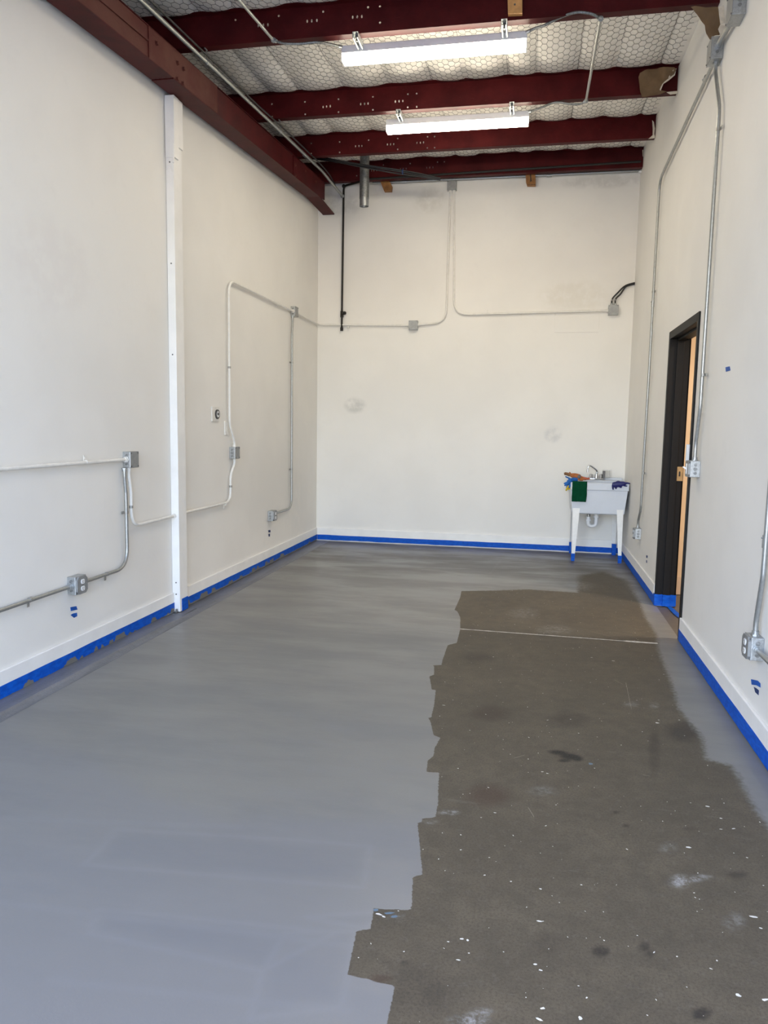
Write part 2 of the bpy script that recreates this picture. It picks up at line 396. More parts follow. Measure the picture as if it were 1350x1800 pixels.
# floor with traced edge of the fresh paint
LEFT_EDGE = [(680, 1815), (680, 1800), (694, 1734), (611, 1713), (627, 1635), (651, 1634), (657, 1597.5), (723, 1599.5), (726, 1539), (743, 1539), (734, 1446),
    (741, 1445), (742, 1438.5), (765, 1437), (770, 1413), (770, 1392), (772, 1358), (750, 1357), (751, 1345), (752, 1337), (762, 1329), (764, 1315), (774, 1297), (762, 1292),
    (757, 1270), (753, 1262), (758, 1261), (763, 1240), (766, 1213), (759, 1212), (755, 1189), (763, 1186), (763, 1172), (761, 1169.5), (776, 1169), (778, 1160), (787, 1134),
    (803, 1130), (809, 1106), (809, 1085), (804, 1075), (799, 1072), (809, 1050), (811, 1039)]
BACK_EDGE = [(870, 1038), (929, 1036), (1015, 1042), (1018, 1012), (1060, 1005), (1100, 1020)]
RIGHT_EDGE = [(1125, 1060), (1134, 1085), (1154, 1115), (1157, 1141), (1164, 1160), (1180, 1200), (1193, 1245), (1206, 1262), (1225, 1285), (1235, 1300), (1241, 1335), (1285, 1346),
    (1300, 1370), (1320, 1410), (1335, 1432), (1352, 1456), (1420, 1560), (1500, 1700), (1560, 1815)]
poly = [(p, .003) for p in LEFT_EDGE] + [(p, .05 if p[1] > 1030 or p[0] < 1010 else .12) for p in BACK_EDGE] + [(p, .05) for p in RIGHT_EDGE]
pw = np.array([[*onF(*p)[:2]] for p, s in poly]); ps = np.array([s for p, s in poly])
xs = np.concatenate([np.linspace(XL, -.80, 96, endpoint=False), np.arange(-.80, XR, .0115), [XR]])
ys = np.concatenate([np.linspace(Y0 - .2, 1.35, 14, endpoint=False), np.arange(1.35, 7.6, .0115), np.linspace(7.62, YB, 16)])
GX, GY = np.meshgrid(xs, ys, indexing='ij'); P = np.stack([GX.ravel(), GY.ravel()], 1)
best = np.full(len(P), 1e9); soft = np.full(len(P), .003); inside = np.zeros(len(P), bool)
for i in range(len(pw)):
    a = pw[i]; b = pw[(i + 1) % len(pw)]; ab = b - a; L2 = (ab**2).sum() + 1e-12
    t_ = np.clip(((P - a) @ ab)/L2, 0, 1); dd = np.sqrt(((P - a - t_[:, None]*ab)**2).sum(1))
    s_ = ps[i] + (ps[(i + 1) % len(pw)] - ps[i])*t_
    up = dd < best; best[up] = dd[up]; soft[up] = s_[up]
    cond = (a[1] > P[:, 1]) != (b[1] > P[:, 1]); xi = a[0] + (P[:, 1] - a[1])/(b[1] - a[1] + 1e-15)*(b[0] - a[0])
    inside ^= cond & (P[:, 0] < xi)
bare = np.where(inside, best, -best)
def stain(px, py, rx, ry, k=1.0, pw_=1.6, tilt=0.0):
    c = onF(px, py); ex = onF(px + rx, py + tilt*rx) - c; ey = onF(px, py - ry) - c
    A = np.array([[ex.x, ey.x], [ex.y, ey.y]]); q = (P - np.array([c.x, c.y])) @ np.linalg.inv(A).T
    r = np.sqrt((q**2).sum(1)); return k*np.clip((1.3 - r)/.75, 0, 1)
def stains(lst): 
    out = np.zeros(len(P))
    for a in lst: out = np.maximum(out, stain(*a))
    return np.clip(out, 0, 1)
dark = stains([(838, 1156, 29, 10, .5), (862, 1254, 33, 13, .6), (998, 1264, 34, 13, .55), (1203, 1286, 34, 17, .75), (1056, 1672, 15, 9, 1.2), (1133, 1664, 9, 9, .9), (1143, 1676, 8, 8, .7),
    (1233, 1782, 15, 10, 1.7), (712, 1692, 10, 5, .8), (678, 1692, 9, 4, .5), (1296, 1538, 18, 6, .6), (740, 1740, 60, 44, .38), (1150, 1318, 10, 40, .5), (1083, 1428, 5, 3, .9), (1101, 1451, 6, 3, .9),
    (1213, 1457, 14, 4, .5), (960, 1660, 30, 20, .3), (990, 1085, 60, 14, .22), (870, 1060, 50, 12, .22)])
soot = stains([(982, 1323, 18, 4, 1.1, 1.6, .1), (1003, 1330, 19, 5, 1.3, 1.6, .12), (1016, 1334, 9, 4, 1.2), (992, 1337, 12, 3, .9)])
rust = stains([(858, 1398, 39, 19, .75), (670, 1720, 20, 6, .8), (862, 1254, 30, 12, .3)])
light = stains([(1196, 1549, 20, 11, 1.0), (1214, 1545, 26, 5, .9), (1236, 1541, 16, 4, .6), (822, 1794, 34, 9, .9), (845, 1780, 20, 8, .7), (700, 1610, 12, 4, .5), (1290, 1620, 20, 14, .4), (1175, 1490, 14, 10, .4), (955, 1390, 24, 8, .35),
    (920, 1078, 24, 10, .3), (975, 1107, 30, 8, .35), (1010, 1030, 30, 8, .5), (790, 1428, 18, 4, .8), (755, 1445, 14, 4, .5), (1110, 1238, 14, 5, .4), (1150, 1240, 8, 6, .4)])
thin = np.clip((P[:, 1] - 6.6)/1.6, 0, 1)*np.clip(1.1 - (P[:, 1] - 8.1)*.3, .7, 1)*1.0 + np.clip((P[:, 0] + .2)/1.0, 0, 1)*np.clip((P[:, 1] - 6.2)/1.0, 0, 1)*.25
def inpoly(px_):
    w = [onF(*q) for q in px_]; ins = np.zeros(len(P), bool); dist = np.full(len(P), 9.0)
    for i in range(len(w)):
        a, b = w[i], w[(i + 1) % len(w)]; A_ = np.array([a.x, a.y]); B2 = np.array([b.x, b.y]); ab = B2 - A_
        t_ = np.clip(((P - A_) @ ab)/((ab**2).sum() + 1e-12), 0, 1); dist = np.minimum(dist, np.sqrt(((P - A_ - t_[:, None]*ab)**2).sum(1)))
        ins ^= ((a.y > P[:, 1]) != (b.y > P[:, 1])) & (P[:, 0] < a.x + (P[:, 1] - a.y)/(b.y - a.y + 1e-12)*(b.x - a.x))
    return np.where(ins, dist, -dist)
LAPS = [[(205, 1458), (518, 1476), (650, 1488), (640, 1560), (150, 1520)], [(171, 1598), (590, 1639), (460, 1707), (160, 1640)], [(503, 1639), (627, 1637), (600, 1770), (440, 1790), (460, 1710)],
    [(540, 1612), (700, 1600), (640, 1632)], [(620, 962), (880, 985), (860, 1010), (600, 985)]]
lap = np.zeros(len(P)); lapline = np.zeros(len(P))
for q in LAPS:
    d_ = inpoly(q); lap = np.maximum(lap, np.clip(d_/.05, 0, 1)*np.clip(1.2 - d_/.35, .35, 1)); lapline = np.maximum(lapline, np.clip(1 - np.abs(d_)/.018, 0, 1)*.7)
lapline = np.maximum(lapline, np.clip(1 - np.abs(inpoly([(480, 1085), (809, 1105), (809, 1109), (480, 1088)]))/.02, 0, 1)*.6)
for a_ in ((0, 1585, 640, 1664), (90, 1722, 610, 1775), (0, 1436, 420, 1452)):
    lapline = np.maximum(lapline, np.clip(1 - np.abs(inpoly([(a_[0], a_[1]), (a_[2], a_[3]), (a_[2], a_[3] + 3), (a_[0], a_[1] + 3)]))/.02, 0, 1)*.5)
near_tint = np.clip(inpoly([(760, 1440), (400, 1441), (270, 1400), (150, 1330), (-60, 1270), (-400, 2600), (760, 2600)])/.10 + .5, 0, 1)  # soft edged mask of the bluer near part of the floor
nx, ny = GX.shape
idx = np.arange(nx*ny).reshape(nx, ny)
F = np.stack([idx[:-1, :-1].ravel(), idx[1:, :-1].ravel(), idx[1:, 1:].ravel(), idx[:-1, 1:].ravel()], 1)
V = np.column_stack([P, np.zeros(len(P))])
me = bpy.data.meshes.new('floor'); me.vertices.add(len(V)); me.vertices.foreach_set('co', V.ravel())
me.loops.add(F.size); me.loops.foreach_set('vertex_index', F.ravel().astype(np.int32)); me.polygons.add(len(F)); me.polygons.foreach_set('loop_start', np.arange(0, F.size, 4, dtype=np.int32))
me.update(calc_edges=True)
for nm, arr in (('bare', bare), ('soft', soft), ('dark', dark), ('soot', soot), ('rust', rust), ('light', light), ('thin', thin), ('lap', lap), ('lapline', lapline), ('near_tint', near_tint)):
    at = me.attributes.new(nm, 'FLOAT', 'POINT'); at.data.foreach_set('value', arr.astype(np.float32))
me.materials.append(M['floor'])
floor = bpy.data.objects.new('floor', me); col.objects.link(floor); tag(floor, kind='structure')

# flecks of spilt paint on the bare concrete, and the filled joint across it
fl = MB()
def in_bare(x, y):
    ins = False
    for i in range(len(pw)):
        a = pw[i]; b = pw[(i + 1) % len(pw)]
        if (a[1] > y) != (b[1] > y) and x < a[0] + (y - a[1])/(b[1] - a[1])*(b[0] - a[0]): ins = not ins
    return ins
def fleck(c, rx, ry, ang):
    rx *= .62; ry *= .62
    n = random.randint(5, 8); pts = []
    for k in range(n):
        a = 2*math.pi*k/n; r = random.uniform(.6, 1.1); x, y = rx*r*math.cos(a), ry*r*math.sin(a)
        pts.append((c.x + x*math.cos(ang) - y*math.sin(ang), c.y + x*math.sin(ang) + y*math.cos(ang), .0012))
    fl.poly(pts, [tuple(range(n))])
KNOWN = [(780, 1240, .02, .004), (773, 1259, .006, .006), (782, 1199, .008, .004), (826, 1284, .007, .005), (805, 1351, .008, .006), (953, 1357, .012, .006), (962, 1360, .01, .005), (870, 1429, .01, .005),
    (1244, 1418, .014, .009), (1267, 1439, .01, .006), (1267, 1458, .012, .005), (1290, 1457, .014, .005), (1155, 1271, .018, .012), (1158, 1266, .007, .005), (1194, 1266, .01, .005), (812, 1651, .016, .009), (822, 1653, .008, .008),
    (788, 1656, .008, .004), (805, 1688, .012, .005), (824, 1676, .006, .005), (948, 1620, .016, .007), (954, 1620, .008, .004), (941, 1696, .01, .006), (950, 1706, .012, .005), (860, 1508, .006, .004), (852, 1539, .008, .005),
    (1022, 1556, .008, .005), (954, 1773, .012, .008), (947, 1792, .018, .008), (1298, 1750, .012, .01), (1190, 1682, .006, .006), (1260, 1689, .006, .006), (1120, 1645, .005, .005), (1210, 1490, .018, .010), (1325, 1612, .022, .008),
    (1337, 1632, .01, .008), (1313, 1508, .006, .005), (1345, 1758, .02, .008), (1342, 1557, .006, .004), (667, 1608, .02, .008), (675, 1612, .012, .007), (1020, 1790, .01, .012), (630, 1684, .005, .005), (898, 1550, .007, .006),
    (950, 1563, .008, .007), (1290, 1500, .005, .004), (1220, 1570, .006, .004), (880, 1200, .005, .004), (905, 1098, .01, .005), (867, 1155, .008, .006), (1040, 1156, .012, .006), (1078, 1162, .02, .006)]
for (x, y, a, b) in KNOWN: fleck(onF(x, y), a, b, random.uniform(-.5, .5))
k = 0
while k < 420:
    x, y = random.uniform(-.4, 1.0), random.uniform(1.4, 7.2)
    if not in_bare(x, y): continue
    k += 1; s = random.choice((.0015, .002, .0025, .003, .004))
    fleck(Vector((x, y, 0)), s*random.uniform(1, 2.4), s, random.uniform(0, 3.14))
tag(build('paint_fleck', fl, plain('dried white paint', (222, 220, 212), .6), floor), kind='stuff')
sc_ = MB()
for (x0, y0, x1, y1) in [(903, 1333, 922, 1327), (1100, 1200, 1110, 1246), (1080, 1195, 1095, 1203), (928, 1419, 939, 1436), (1040, 1110, 1085, 1122), (905, 1205, 912, 1206), (1130, 1362, 1142, 1364), (830, 1096, 836, 1100)]:
    a, b = onF(x0, y0, .001), onF(x1, y1, .001); n_ = Vector((-(b - a).y, (b - a).x, 0)).normalized()*.0018
    sc_.poly([a - n_*.3, b - n_, b + n_*.3, a + n_], [(0, 1, 2, 3)])
tag(build('scratch', sc_, plain('chalky scratch', (136, 129, 116), .8), floor), kind='stuff')
j0, j1 = onF(809, 1105.5, .001), onF(1156, 1131, .001); jm = MB(); N = 60; jv = []
for i in range(N + 1):
    c = j0.lerp(j1, i/N); w = .007 + .004*noise.noise(Vector((i*.4, 0, 0))) + (.008 if i > 50 else 0); jv += [(c.x, c.y - w, .001), (c.x, c.y + w, .001)]
jm.poly(jv, [(2*i, 2*i + 2, 2*i + 3, 2*i + 1) for i in range(N)])
tag(build('floor_joint', jm, plain('white joint filler', (205, 202, 194), .7, var=.2, nscale=40), floor), 'white filled joint crossing the bare concrete', kind='structure')
bm_ = MB()
for (x, y, a, b) in [(1038, 1343, .018, .02), (684, 1606, .03, .012), (693, 1612, .02, .012), (661, 1600, .014, .012)]: 
    fl = bm_; fleck(onF(x, y), a, b, .4)
tag(build('blue_paint_spot', bm_, plain('pale blue paint', (96, 116, 132), .6), floor), 'pale blue dried paint spots')

# raised edge of the slab along the left wall
ld = MB(); rows = []
ya, ybn = Y0, 9.1
NS = 220
for i in range(NS + 1):
    y = ya + (ybn - ya)*i/NS; e = .004*noise.noise(Vector((y*5, 1, 0))) + .003*noise.noise(Vector((y*17, 2, 0)))
    h = .022 if y < 4.9 else max(.004, .022 - (y - 4.9)*.045)
    xt = -2.518 + e; xb = -2.482 + e*.6
    rows.append([(XL, y, h), (xt, y, h + .001*noise.noise(Vector((y*9, 3, 0)))), (xt + .012, y, h*.55 + .002*noise.noise(Vector((y*31, 5, 0)))), (xb, y, .0008), (xb + .006, y, .003), (xb + .012, y, .0005)])
pts = [p for r in rows for p in r]
ld.poly(pts, [(6*i + k, 6*i + k + 1, 6*i + k + 7, 6*i + k + 6) for i in range(NS) for k in range(5)])
struct('trim_1', ld, M['ledge'])

# baseboards and the tape along them
COL_Y0, COL_Y1, COL_D = 5.215, 5.345, .062
BT = .016
def bb_y(x0, x1, y0, y1, z0=.012): 
    m = MB(); m.box((x0, y0, z0), (x1, y1, HB), .004); return m
struct('baseboard_left', bb_y(XL, XL + BT, Y0, COL_Y0 - .002, .030), M['trim'])
struct('baseboard_left.001', bb_y(XL, XL + BT, COL_Y1 + .002, YB - BT), M['trim'])
struct('baseboard_back', MB().box((XL, YB - BT, .012), (XR, YB, HB), .004), M['trim'])
struct('baseboard_right', bb_y(XR - BT, XR, DF + .002, YB - BT), M['trim'])
struct('baseboard_right.001', bb_y(XR - BT, XR, Y0, DN - .002), M['trim'])
def strip(name, a, b, nrm, z0, z1, label, mat='tape', wav=.003, seed=0, cut=None):
    """a tape strip standing on edge from a to b (floor points), proud of the board along nrm, top and bottom edges slightly uneven"""
    a, b, nrm = Vector(a), Vector(b), Vector(nrm); m = MB(); L = (b - a).length; n = max(8, int(L/.05)); v = []
    for i in range(n + 1):
        p = a.lerp(b, i/n); t0 = z0 + wav*noise.noise(Vector((i*.35, seed, 0))); t1 = z1 + wav*.7*noise.noise(Vector((i*.2, seed + 9, 0)))
        o_ = nrm*(.0016 + .0012*abs(noise.noise(Vector((i*.3, seed + 4, 0)))))
        v += [p + Vector((0, 0, t0)) + o_, p + Vector((0, 0, t1)) + o_, p + Vector((0, 0, t1)), p + Vector((0, 0, t0))]
    f = []
    for i in range(n):
        q = 4*i; f += [(q, q + 4, q + 5, q + 1), (q + 1, q + 5, q + 6, q + 2), (q + 3, q + 2, q + 6, q + 7), (q, q + 3, q + 7, q + 4)]
    f += [(0, 1, 2, 3), (4*n, 4*n + 3, 4*n + 2, 4*n + 1)]
    m.poly(v, f)
    return tag(build(name, m, M[mat], origin=a), label, 'tape', 'blue masking tape on the baseboards')
strip('masking_tape', (XL + BT, Y0, 0), (XL + BT, COL_Y0 - .003, 0), (1, 0, 0), .0235, TAPE + .012, 'blue masking tape, grey smudged, on the left baseboard before the column', 'tape_smudged', seed=1)
strip('masking_tape', (XL + BT, COL_Y1 + .003, 0), (XL + BT, YB - BT - .003, 0), (1, 0, 0), .014, TAPE + .004, 'blue masking tape on the left baseboard between column and corner', 'tape_smudged', seed=2)
strip('masking_tape', (XL + BT + .003, YB - BT, 0), (XR - BT - .003, YB - BT, 0), (0, -1, 0), .016, TAPE, 'blue masking tape along the back wall baseboard', 'tape', .006, seed=3)
strip('masking_tape', (XR - BT, DF + .004, 0), (XR - BT, YB - BT - .003, 0), (-1, 0, 0), .008, TAPE, 'blue masking tape on the baseboard between sink and door', 'tape', seed=4)
strip('masking_tape', (XR - BT, Y0, 0), (XR - BT, DN - .004, 0), (-1, 0, 0), .008, TAPE + .008, 'blue masking tape on the right baseboard nearest the viewer', 'tape', seed=5)

# ceiling: quilted insulation held up by chicken wire, over four purlins
PUR = [(5.42, 4.163), (6.90, 4.234), (8.08, 4.303), (8.93, 4.303)]
PH = .205
KN = [(Y0, 3.98), (2.4, 4.22), (3.95, 4.30)] + [(y, z + PH) for y, z in PUR] + [(YB, 4.535)]
seams = [XL - 1.3]; x = XL - 1.3
while x < XR: x += random.uniform(.24, .44); seams.append(x)
seams[-1] = XR + .05
def ceil_z(x, y):
    for (ya_, za), (yb_, zb) in zip(KN, KN[1:]):
        if y <= yb_: break
    t = min(1, max(0, (y - ya_)/(yb_ - ya_))); z = za + (zb - za)*t
    s0, s1 = seams[0], seams[1]
    for s0, s1 in zip(seams, seams[1:]):
        if x <= s1: break
    u = min(1, max(0, (x - s0)/(s1 - s0))); pil = (math.sin(math.pi*u))**.6
    w = min(1, (yb_ - ya_)/1.1)
    lip = math.exp(-((t - .80)/.20)**2)*.9 + math.exp(-((t - .2)/.2)**2)*.5 + .35
    lip *= min(1, (1 - t)/.05)*min(1, t/.05)
    z -= w*(.030*pil*lip) - .012 + .012*noise.noise(Vector((x*2.2, y*2.2, 3)))
    return min(z, CEIL - .01)
NXC, NYC = 190, 190
cm = MB(); cpts = []
yy = list(np.linspace(Y0, 3.9, 20, endpoint=False)) + list(np.linspace(3.9, YB, NYC - 20)); xx = [XN] + list(np.linspace(XL - 1.2, XR, NXC - 1))
for y in yy:
    for x in xx: cpts.append((x, y, ceil_z(x, y)))
cm.poly(cpts, [(j*NXC + i, j*NXC + i + 1, (j + 1)*NXC + i + 1, (j + 1)*NXC + i) for j in range(len(yy) - 1) for i in range(NXC - 1)])
ceiling = struct('ceiling', cm, M['insulation'], smooth_shade=180)
# wire
HW, HL = .029, .088      # half width corner to corner, row length
wp, wf_ = [], []
def wire(a, b, r=.0013):
    d = (b - a).normalized(); u = d.cross(Vector((0, 0, 1))).normalized(); w = u.cross(d); i = len(wp)
    for p in (a, b):
        for k in range(3):
            an = k*2.0944 + .5; wp.append(p + (u*math.cos(an) + w*math.sin(an))*r)
    for k in range(3): j = (k + 1) % 3; wf_.append((i + k, i + j, i + 3 + j, i + 3 + k))
def wpt(x, y):
    x += .007*noise.noise(Vector((x*7, y*7, 0))); y += .012*noise.noise(Vector((x*6, y*6, 5)))
    return Vector((x, y, ceil_z(min(x, XR), y) - .004))
ci = 0; x = XL - .9
while x < XR - .03:
    y = 4.1 + (HL/2 if ci % 2 else 0)
    while y < YB - .08:
        c0 = wpt(x - HW/2, y - HL/2); c1 = wpt(x + HW/2, y - HL/2); c2 = wpt(x + HW, y); c3 = wpt(x + HW/2, y + HL/2)
        wire(c0, c1)
        if x + HW < XR - .02: wire(c1, c2); wire(c2, c3)
        y += HL
    x += HW*1.5; ci += 1
for s0 in seams[1:-1]:
    pts = [wpt(s0, y) for y in np.arange(4.1, YB - .1, .06)]
    for a, b in zip(pts, pts[1:]): wire(a, b, .0016)
me = bpy.data.meshes.new('chicken_wire'); me.from_pydata([tuple(p) for p in wp], [], wf_); me.materials.append(M['wire'])
cw = bpy.data.objects.new('chicken_wire', me); col.objects.link(cw); cw.parent = ceiling; tag(cw, 'dark hexagonal chicken wire under the insulation', kind='stuff')

# purlins ------------------------------------------------------------
def slot(cx, cz, rx, rz, n=8): return [(cx + rx*math.cos(2*math.pi*k/n), cz + rz*math.sin(2*math.pi*k/n)) for k in range(n)]
def purlin(y, z, holes, label, x0=XL - 1.2, x1=XR - .002):
    r = root('steel_purlin', (x0, y, z), label, 'purlin', 'red steel roof purlins')
    bm = bmesh.new(); loops = [[(x0, z), (x1, z), (x1, z + PH), (x0, z + PH)]] + [slot(*h) for h in holes]; es = []
    for lp in loops:
        vs_ = [bm.verts.new((a, y, b)) for a, b in lp]
        for i in range(len(vs_)): es.append(bm.edges.new((vs_[i], vs_[(i + 1) % len(vs_)])))
    bmesh.ops.triangle_fill(bm, use_beauty=True, use_dissolve=False, edges=es)
    build('web', bm, M['primer'], r)
    build('bottom_flange', MB().box((x0, y, z - .003), (x1, y + .068, z)), M['primer'], r)
    build('flange_lip', MB().box((x0, y + .065, z), (x1, y + .068, z + .018)), M['primer'], r)
    build('top_flange', MB().box((x0, y - .06, z + PH - .003), (x1, y, z + PH)), M['primer'], r)
    return r
def hs(y, triples, singles, tr=(.0062, .0115), sr=.0078):
    out = []
    for (px, py) in triples: p = on(1, y, px, py); out.append((p.x, p.z, *tr))
    for (px, py) in singles: p = on(1, y, px, py); out.append((p.x, p.z, sr, sr))
    return out
P1 = purlin(*PUR[0], hs(PUR[0][0], [(454, 45), (463, 44.2), (471, 43.5), (540, 37.5), (548, 36.8), (557, 36), (620, 30.5), (628, 29.8), (636, 29)],
    [(414, 35), (490, 28), (568, 20.5), (647, 13), (668, 11.5), (668, 40)]), 'nearest red steel purlin, above the front strip light')
P2 = purlin(*PUR[1], hs(PUR[1][0], [(568, 188), (574, 187.4), (580.5, 186.7), (634, 183), (641, 182.4), (647, 181.8), (695, 178.5), (701.5, 178), (708, 177.5)],
    [(478, 183), (478.5, 205), (536, 179), (536.5, 201), (595, 174.5), (595, 197), (655.5, 170), (655.5, 193), (717, 165.5), (716.7, 188.5), (732.5, 164.5), (732.5, 187.7)]), 'second red steel purlin, just above the farther strip light')
P3 = purlin(*PUR[2], hs(PUR[2][0], [(625, 257), (631, 256.8), (636, 256.5), (681, 254), (686.5, 253.7), (692, 253.3), (733, 251), (739, 250.7), (744.5, 250.4)],
    [(547, 252), (547, 270), (597, 249.5), (597, 268), (648, 246.4), (699, 243.5), (699, 262.5), (751.5, 240.5), (764, 240), (751, 260), (764, 259.5)]), 'third red steel purlin, behind the farther strip light')
P4 = purlin(*PUR[3], hs(PUR[3][0], [(653, 300), (657.5, 299.6), (662, 299.2), (704, 297), (709, 296.7), (714, 296.4), (750, 294.8), (755.5, 294.5), (761, 294.2)],
    [(627, 309), (674, 290), (721, 287.5), (769, 285), (781, 284.5)]), 'last red steel purlin, against the back wall')
bk = MB(); p = Vector((XR - .0, 0, 0))

# girder along the left wall -----------------------------------------
GX0, GX1 = XL + .045, XL + .205
g = root('steel_girder', (GX1, 3.0, gz(3.0)), 'long dusty red steel girder along the top of the left wall', 'girder')
def gbox(x0, x1, y0, y1, h0, h1):
    return MB().poly([(x0, y0, gz(y0) + h0), (x1, y0, gz(y0) + h0), (x1, y1, gz(y1) + h0), (x0, y1, gz(y1) + h0), (x0, y0, gz(y0) + h1), (x1, y0, gz(y0) + h1), (x1, y1, gz(y1) + h1), (x0, y1, gz(y1) + h1)],
        [(0, 3, 2, 1), (4, 5, 6, 7), (0, 1, 5, 4), (1, 2, 6, 5), (2, 3, 7, 6), (3, 0, 4, 7)])
SP = 4.938
build('bottom_flange', gbox(GX0, GX1, .5, SP - .006, 0, .006), M['primer'], g)
build('bottom_flange', gbox(GX0, GX1, SP + .006, 8.46, -.004, .004), M['primer'], g)
# end of the bottom flange bends down a little to the back wall
ef = MB(); y0, y1 = 8.46, 9.100; z0, z1 = gz(8.46), gz(8.46) - .028
ef.poly([(GX0, y0, z0 - .004), (GX1, y0, z0 - .004), (GX1 + .0, y1, z1), (GX0 + .02, y1, z1), (GX0, y0, z0 + .004), (GX1, y0, z0 + .004), (GX1 + .0, y1, z1 + .012), (GX0 + .02, y1, z1 + .012)],
    [(0, 3, 2, 1), (4, 5, 6, 7), (0, 1, 5, 4), (1, 2, 6, 5), (2, 3, 7, 6), (3, 0, 4, 7)])
build('flange_end', ef, M['primer'], g)
GH = .20
build('web', gbox(GX1 - .014, GX1 - .008, .5, 4.62, .006, GH), M['primer_bare'], g)
build('web', gbox(GX1 - .013, GX1 - .007, 4.62, 8.68, .004, GH - .01), M['primer'], g)
build('splice_plate', gbox(GX1 - .007, GX1 - .001, 4.62, 5.665, .006, GH - .004), M['primer_bare'], g)
build('splice_plate', gbox(GX1 - .007, GX1 - .001, 7.52, 8.672, .004, GH - .012), M['primer'], g)
build('top_flange', gbox(GX1 - .13, GX1 - .001, .5, 8.67, GH - .006, GH), M['primer'], g)
build('stiffener_groove', gbox(GX1 - .007, GX1 + .002, .5, 4.61, .10, .112), M['primer_bare'], g)
bolt0 = None
for (px, py) in [(275, 76), (312, 111), (322, 121), (311, 139), (321, 147), (519, 290), (519, 308), (537, 301), (555, 320)]:
    c = on(0, GX1, px, py)
    build('bolt', MB().cyl(c + Vector((-.004, 0, 0)), c + Vector((.002, 0, 0)), .016, 10).cyl(c, c + Vector((.013, 0, 0)), .0115, 6), M['primer_bare'], g)

# white steel column ---------------------------------------------------
cx1 = XL + COL_D
ct = gz(5.28) - .012
cr = root('steel_column', (XL + .03, 5.28, 0), 'white painted steel column under the girder on the left wall', 'column')
build('shaft', MB().box((XL + .001, COL_Y0, .02), (cx1, COL_Y1, ct - .02), .003), M['trim'], cr)
build('cover_plate', MB().box((XL + .004, COL_Y0 - .01, ct - .42), (cx1 + .012, COL_Y0 + .062, ct), .002), M['trim'], cr)
build('cover_plate', MB().box((XL + .01, COL_Y0 + .064, ct - .33), (cx1 + .010, COL_Y1 + .004, ct), .002), M['trim'], cr)
build('bracket_lip', MB().box((cx1 - .006, COL_Y0 - .016, ct - .46), (cx1 + .010, COL_Y0 - .004, ct - .33), .002), M['trim'], cr)
build('base_plate', MB().box((XL + .018, COL_Y0 - .05, .001), (cx1 + .05, COL_Y1 + .05, .014), .002), M['ledge'], cr)
build('tape_band', MB().box((XL + BT + .002, COL_Y0 + .03, .018), (cx1 + .003, COL_Y1 + .003, .115), .001), M['tape'], cr)
build('anchor_bolt', MB().cyl((cx1 - .02, COL_Y0 - .022, .012), (cx1 - .02, COL_Y0 - .022, .045), .008, 8).cyl((cx1 - .02, COL_Y0 - .022, .014), (cx1 - .02, COL_Y0 - .022, .026), .014, 6), M['screw'], cr)
build('weld_bead', MB().tube(smooth([(XL + .01, COL_Y0 - .001, ct - .505), (XL + .02, COL_Y0 - .004, ct - .475), (XL + .035, COL_Y0 - .004, ct - .482), (XL + .05, COL_Y0 - .003, ct - .515)], 5), .003, 6), M['trim'], cr)
for z in (.245, ct - .45, 2.6, 1.95, .155):
    build('screw', MB().cyl((XL + .032, COL_Y0 - .003, z), (XL + .032, COL_Y0 + .002, z), .0055, 8), M['screw'], cr)

# ------------------------------------------------------------------ conduits and boxes
CRAD = .0116
def conduit(name, pts, mat, label, bend=.11, r=CRAD, straps=(), strap_n=None, group='electrical conduit runs', couplings=(), strap_mat='strap_grey', ends=(True, True)):
    P_ = fillet(pts, bend); m = MB().tube(P_, r, 12)
    o = tag(build(name, m, M[mat], smooth_shade=50, origin=P_[0]), label, 'conduit', group)
    n = Vector(strap_n) if strap_n else None
    for s in straps:
        c, d = Vector(s[0]), Vector(s[1]).normalized(); w = d.cross(n).normalized(); side = s[2] if len(s) > 2 else 1
        sm = MB().cyl(c - d*.009, c + d*.009, r + .002, 12)
        a = c + w*side*(r + .014) - n*(r + .004)
        q = [a - d*.009 - w*.016, a + d*.009 - w*.016, a + d*.009 + w*.016, a - d*.009 + w*.016]
        sm.prism(q, n*.004); sm.cyl(a + n*.004, a + n*.008, .005, 6)
        build('conduit_strap', sm, M[strap_mat if mat != 'conduit_white' or len(s) > 3 else 'conduit_white'], o, smooth_shade=40)
    for c, d in couplings:
        c, d = Vector(c), Vector(d).normalized()
        build('coupling', MB().cyl(c - d*.028, c + d*.028, r + .0025, 12).cyl(c + d*.016 + Vector((0, 0, 0)), c + d*.016 + (n or Vector((0, 0, 1)))*(r + .007), .004, 6), M['galv'], o, smooth_shade=40)
    for k, e in enumerate(ends):
        if not e: continue
        a = P_[0] if k == 0 else P_[-1]; b = P_[1] if k == 0 else P_[-2]; d = (b - a).normalized()
        build('connector', MB().cyl(a, a + d*.022, r + .004, 12).cyl(a, a + d*.006, r + .008, 8), M['conduit_white' if mat == 'conduit_white' else 'galv'], o, smooth_shade=40)
    return o
LN, RN, BN = (1, 0, 0), (-1, 0, 0), (0, -1, 0)
OFF = .027
L = lambda px, py: onL(px, py, OFF)
R_ = lambda px, py: onR(px, py, OFF)
B_ = lambda px, py: onB(px, py, OFF)
def vert(p, z): return Vector((p.x, p.y, z))
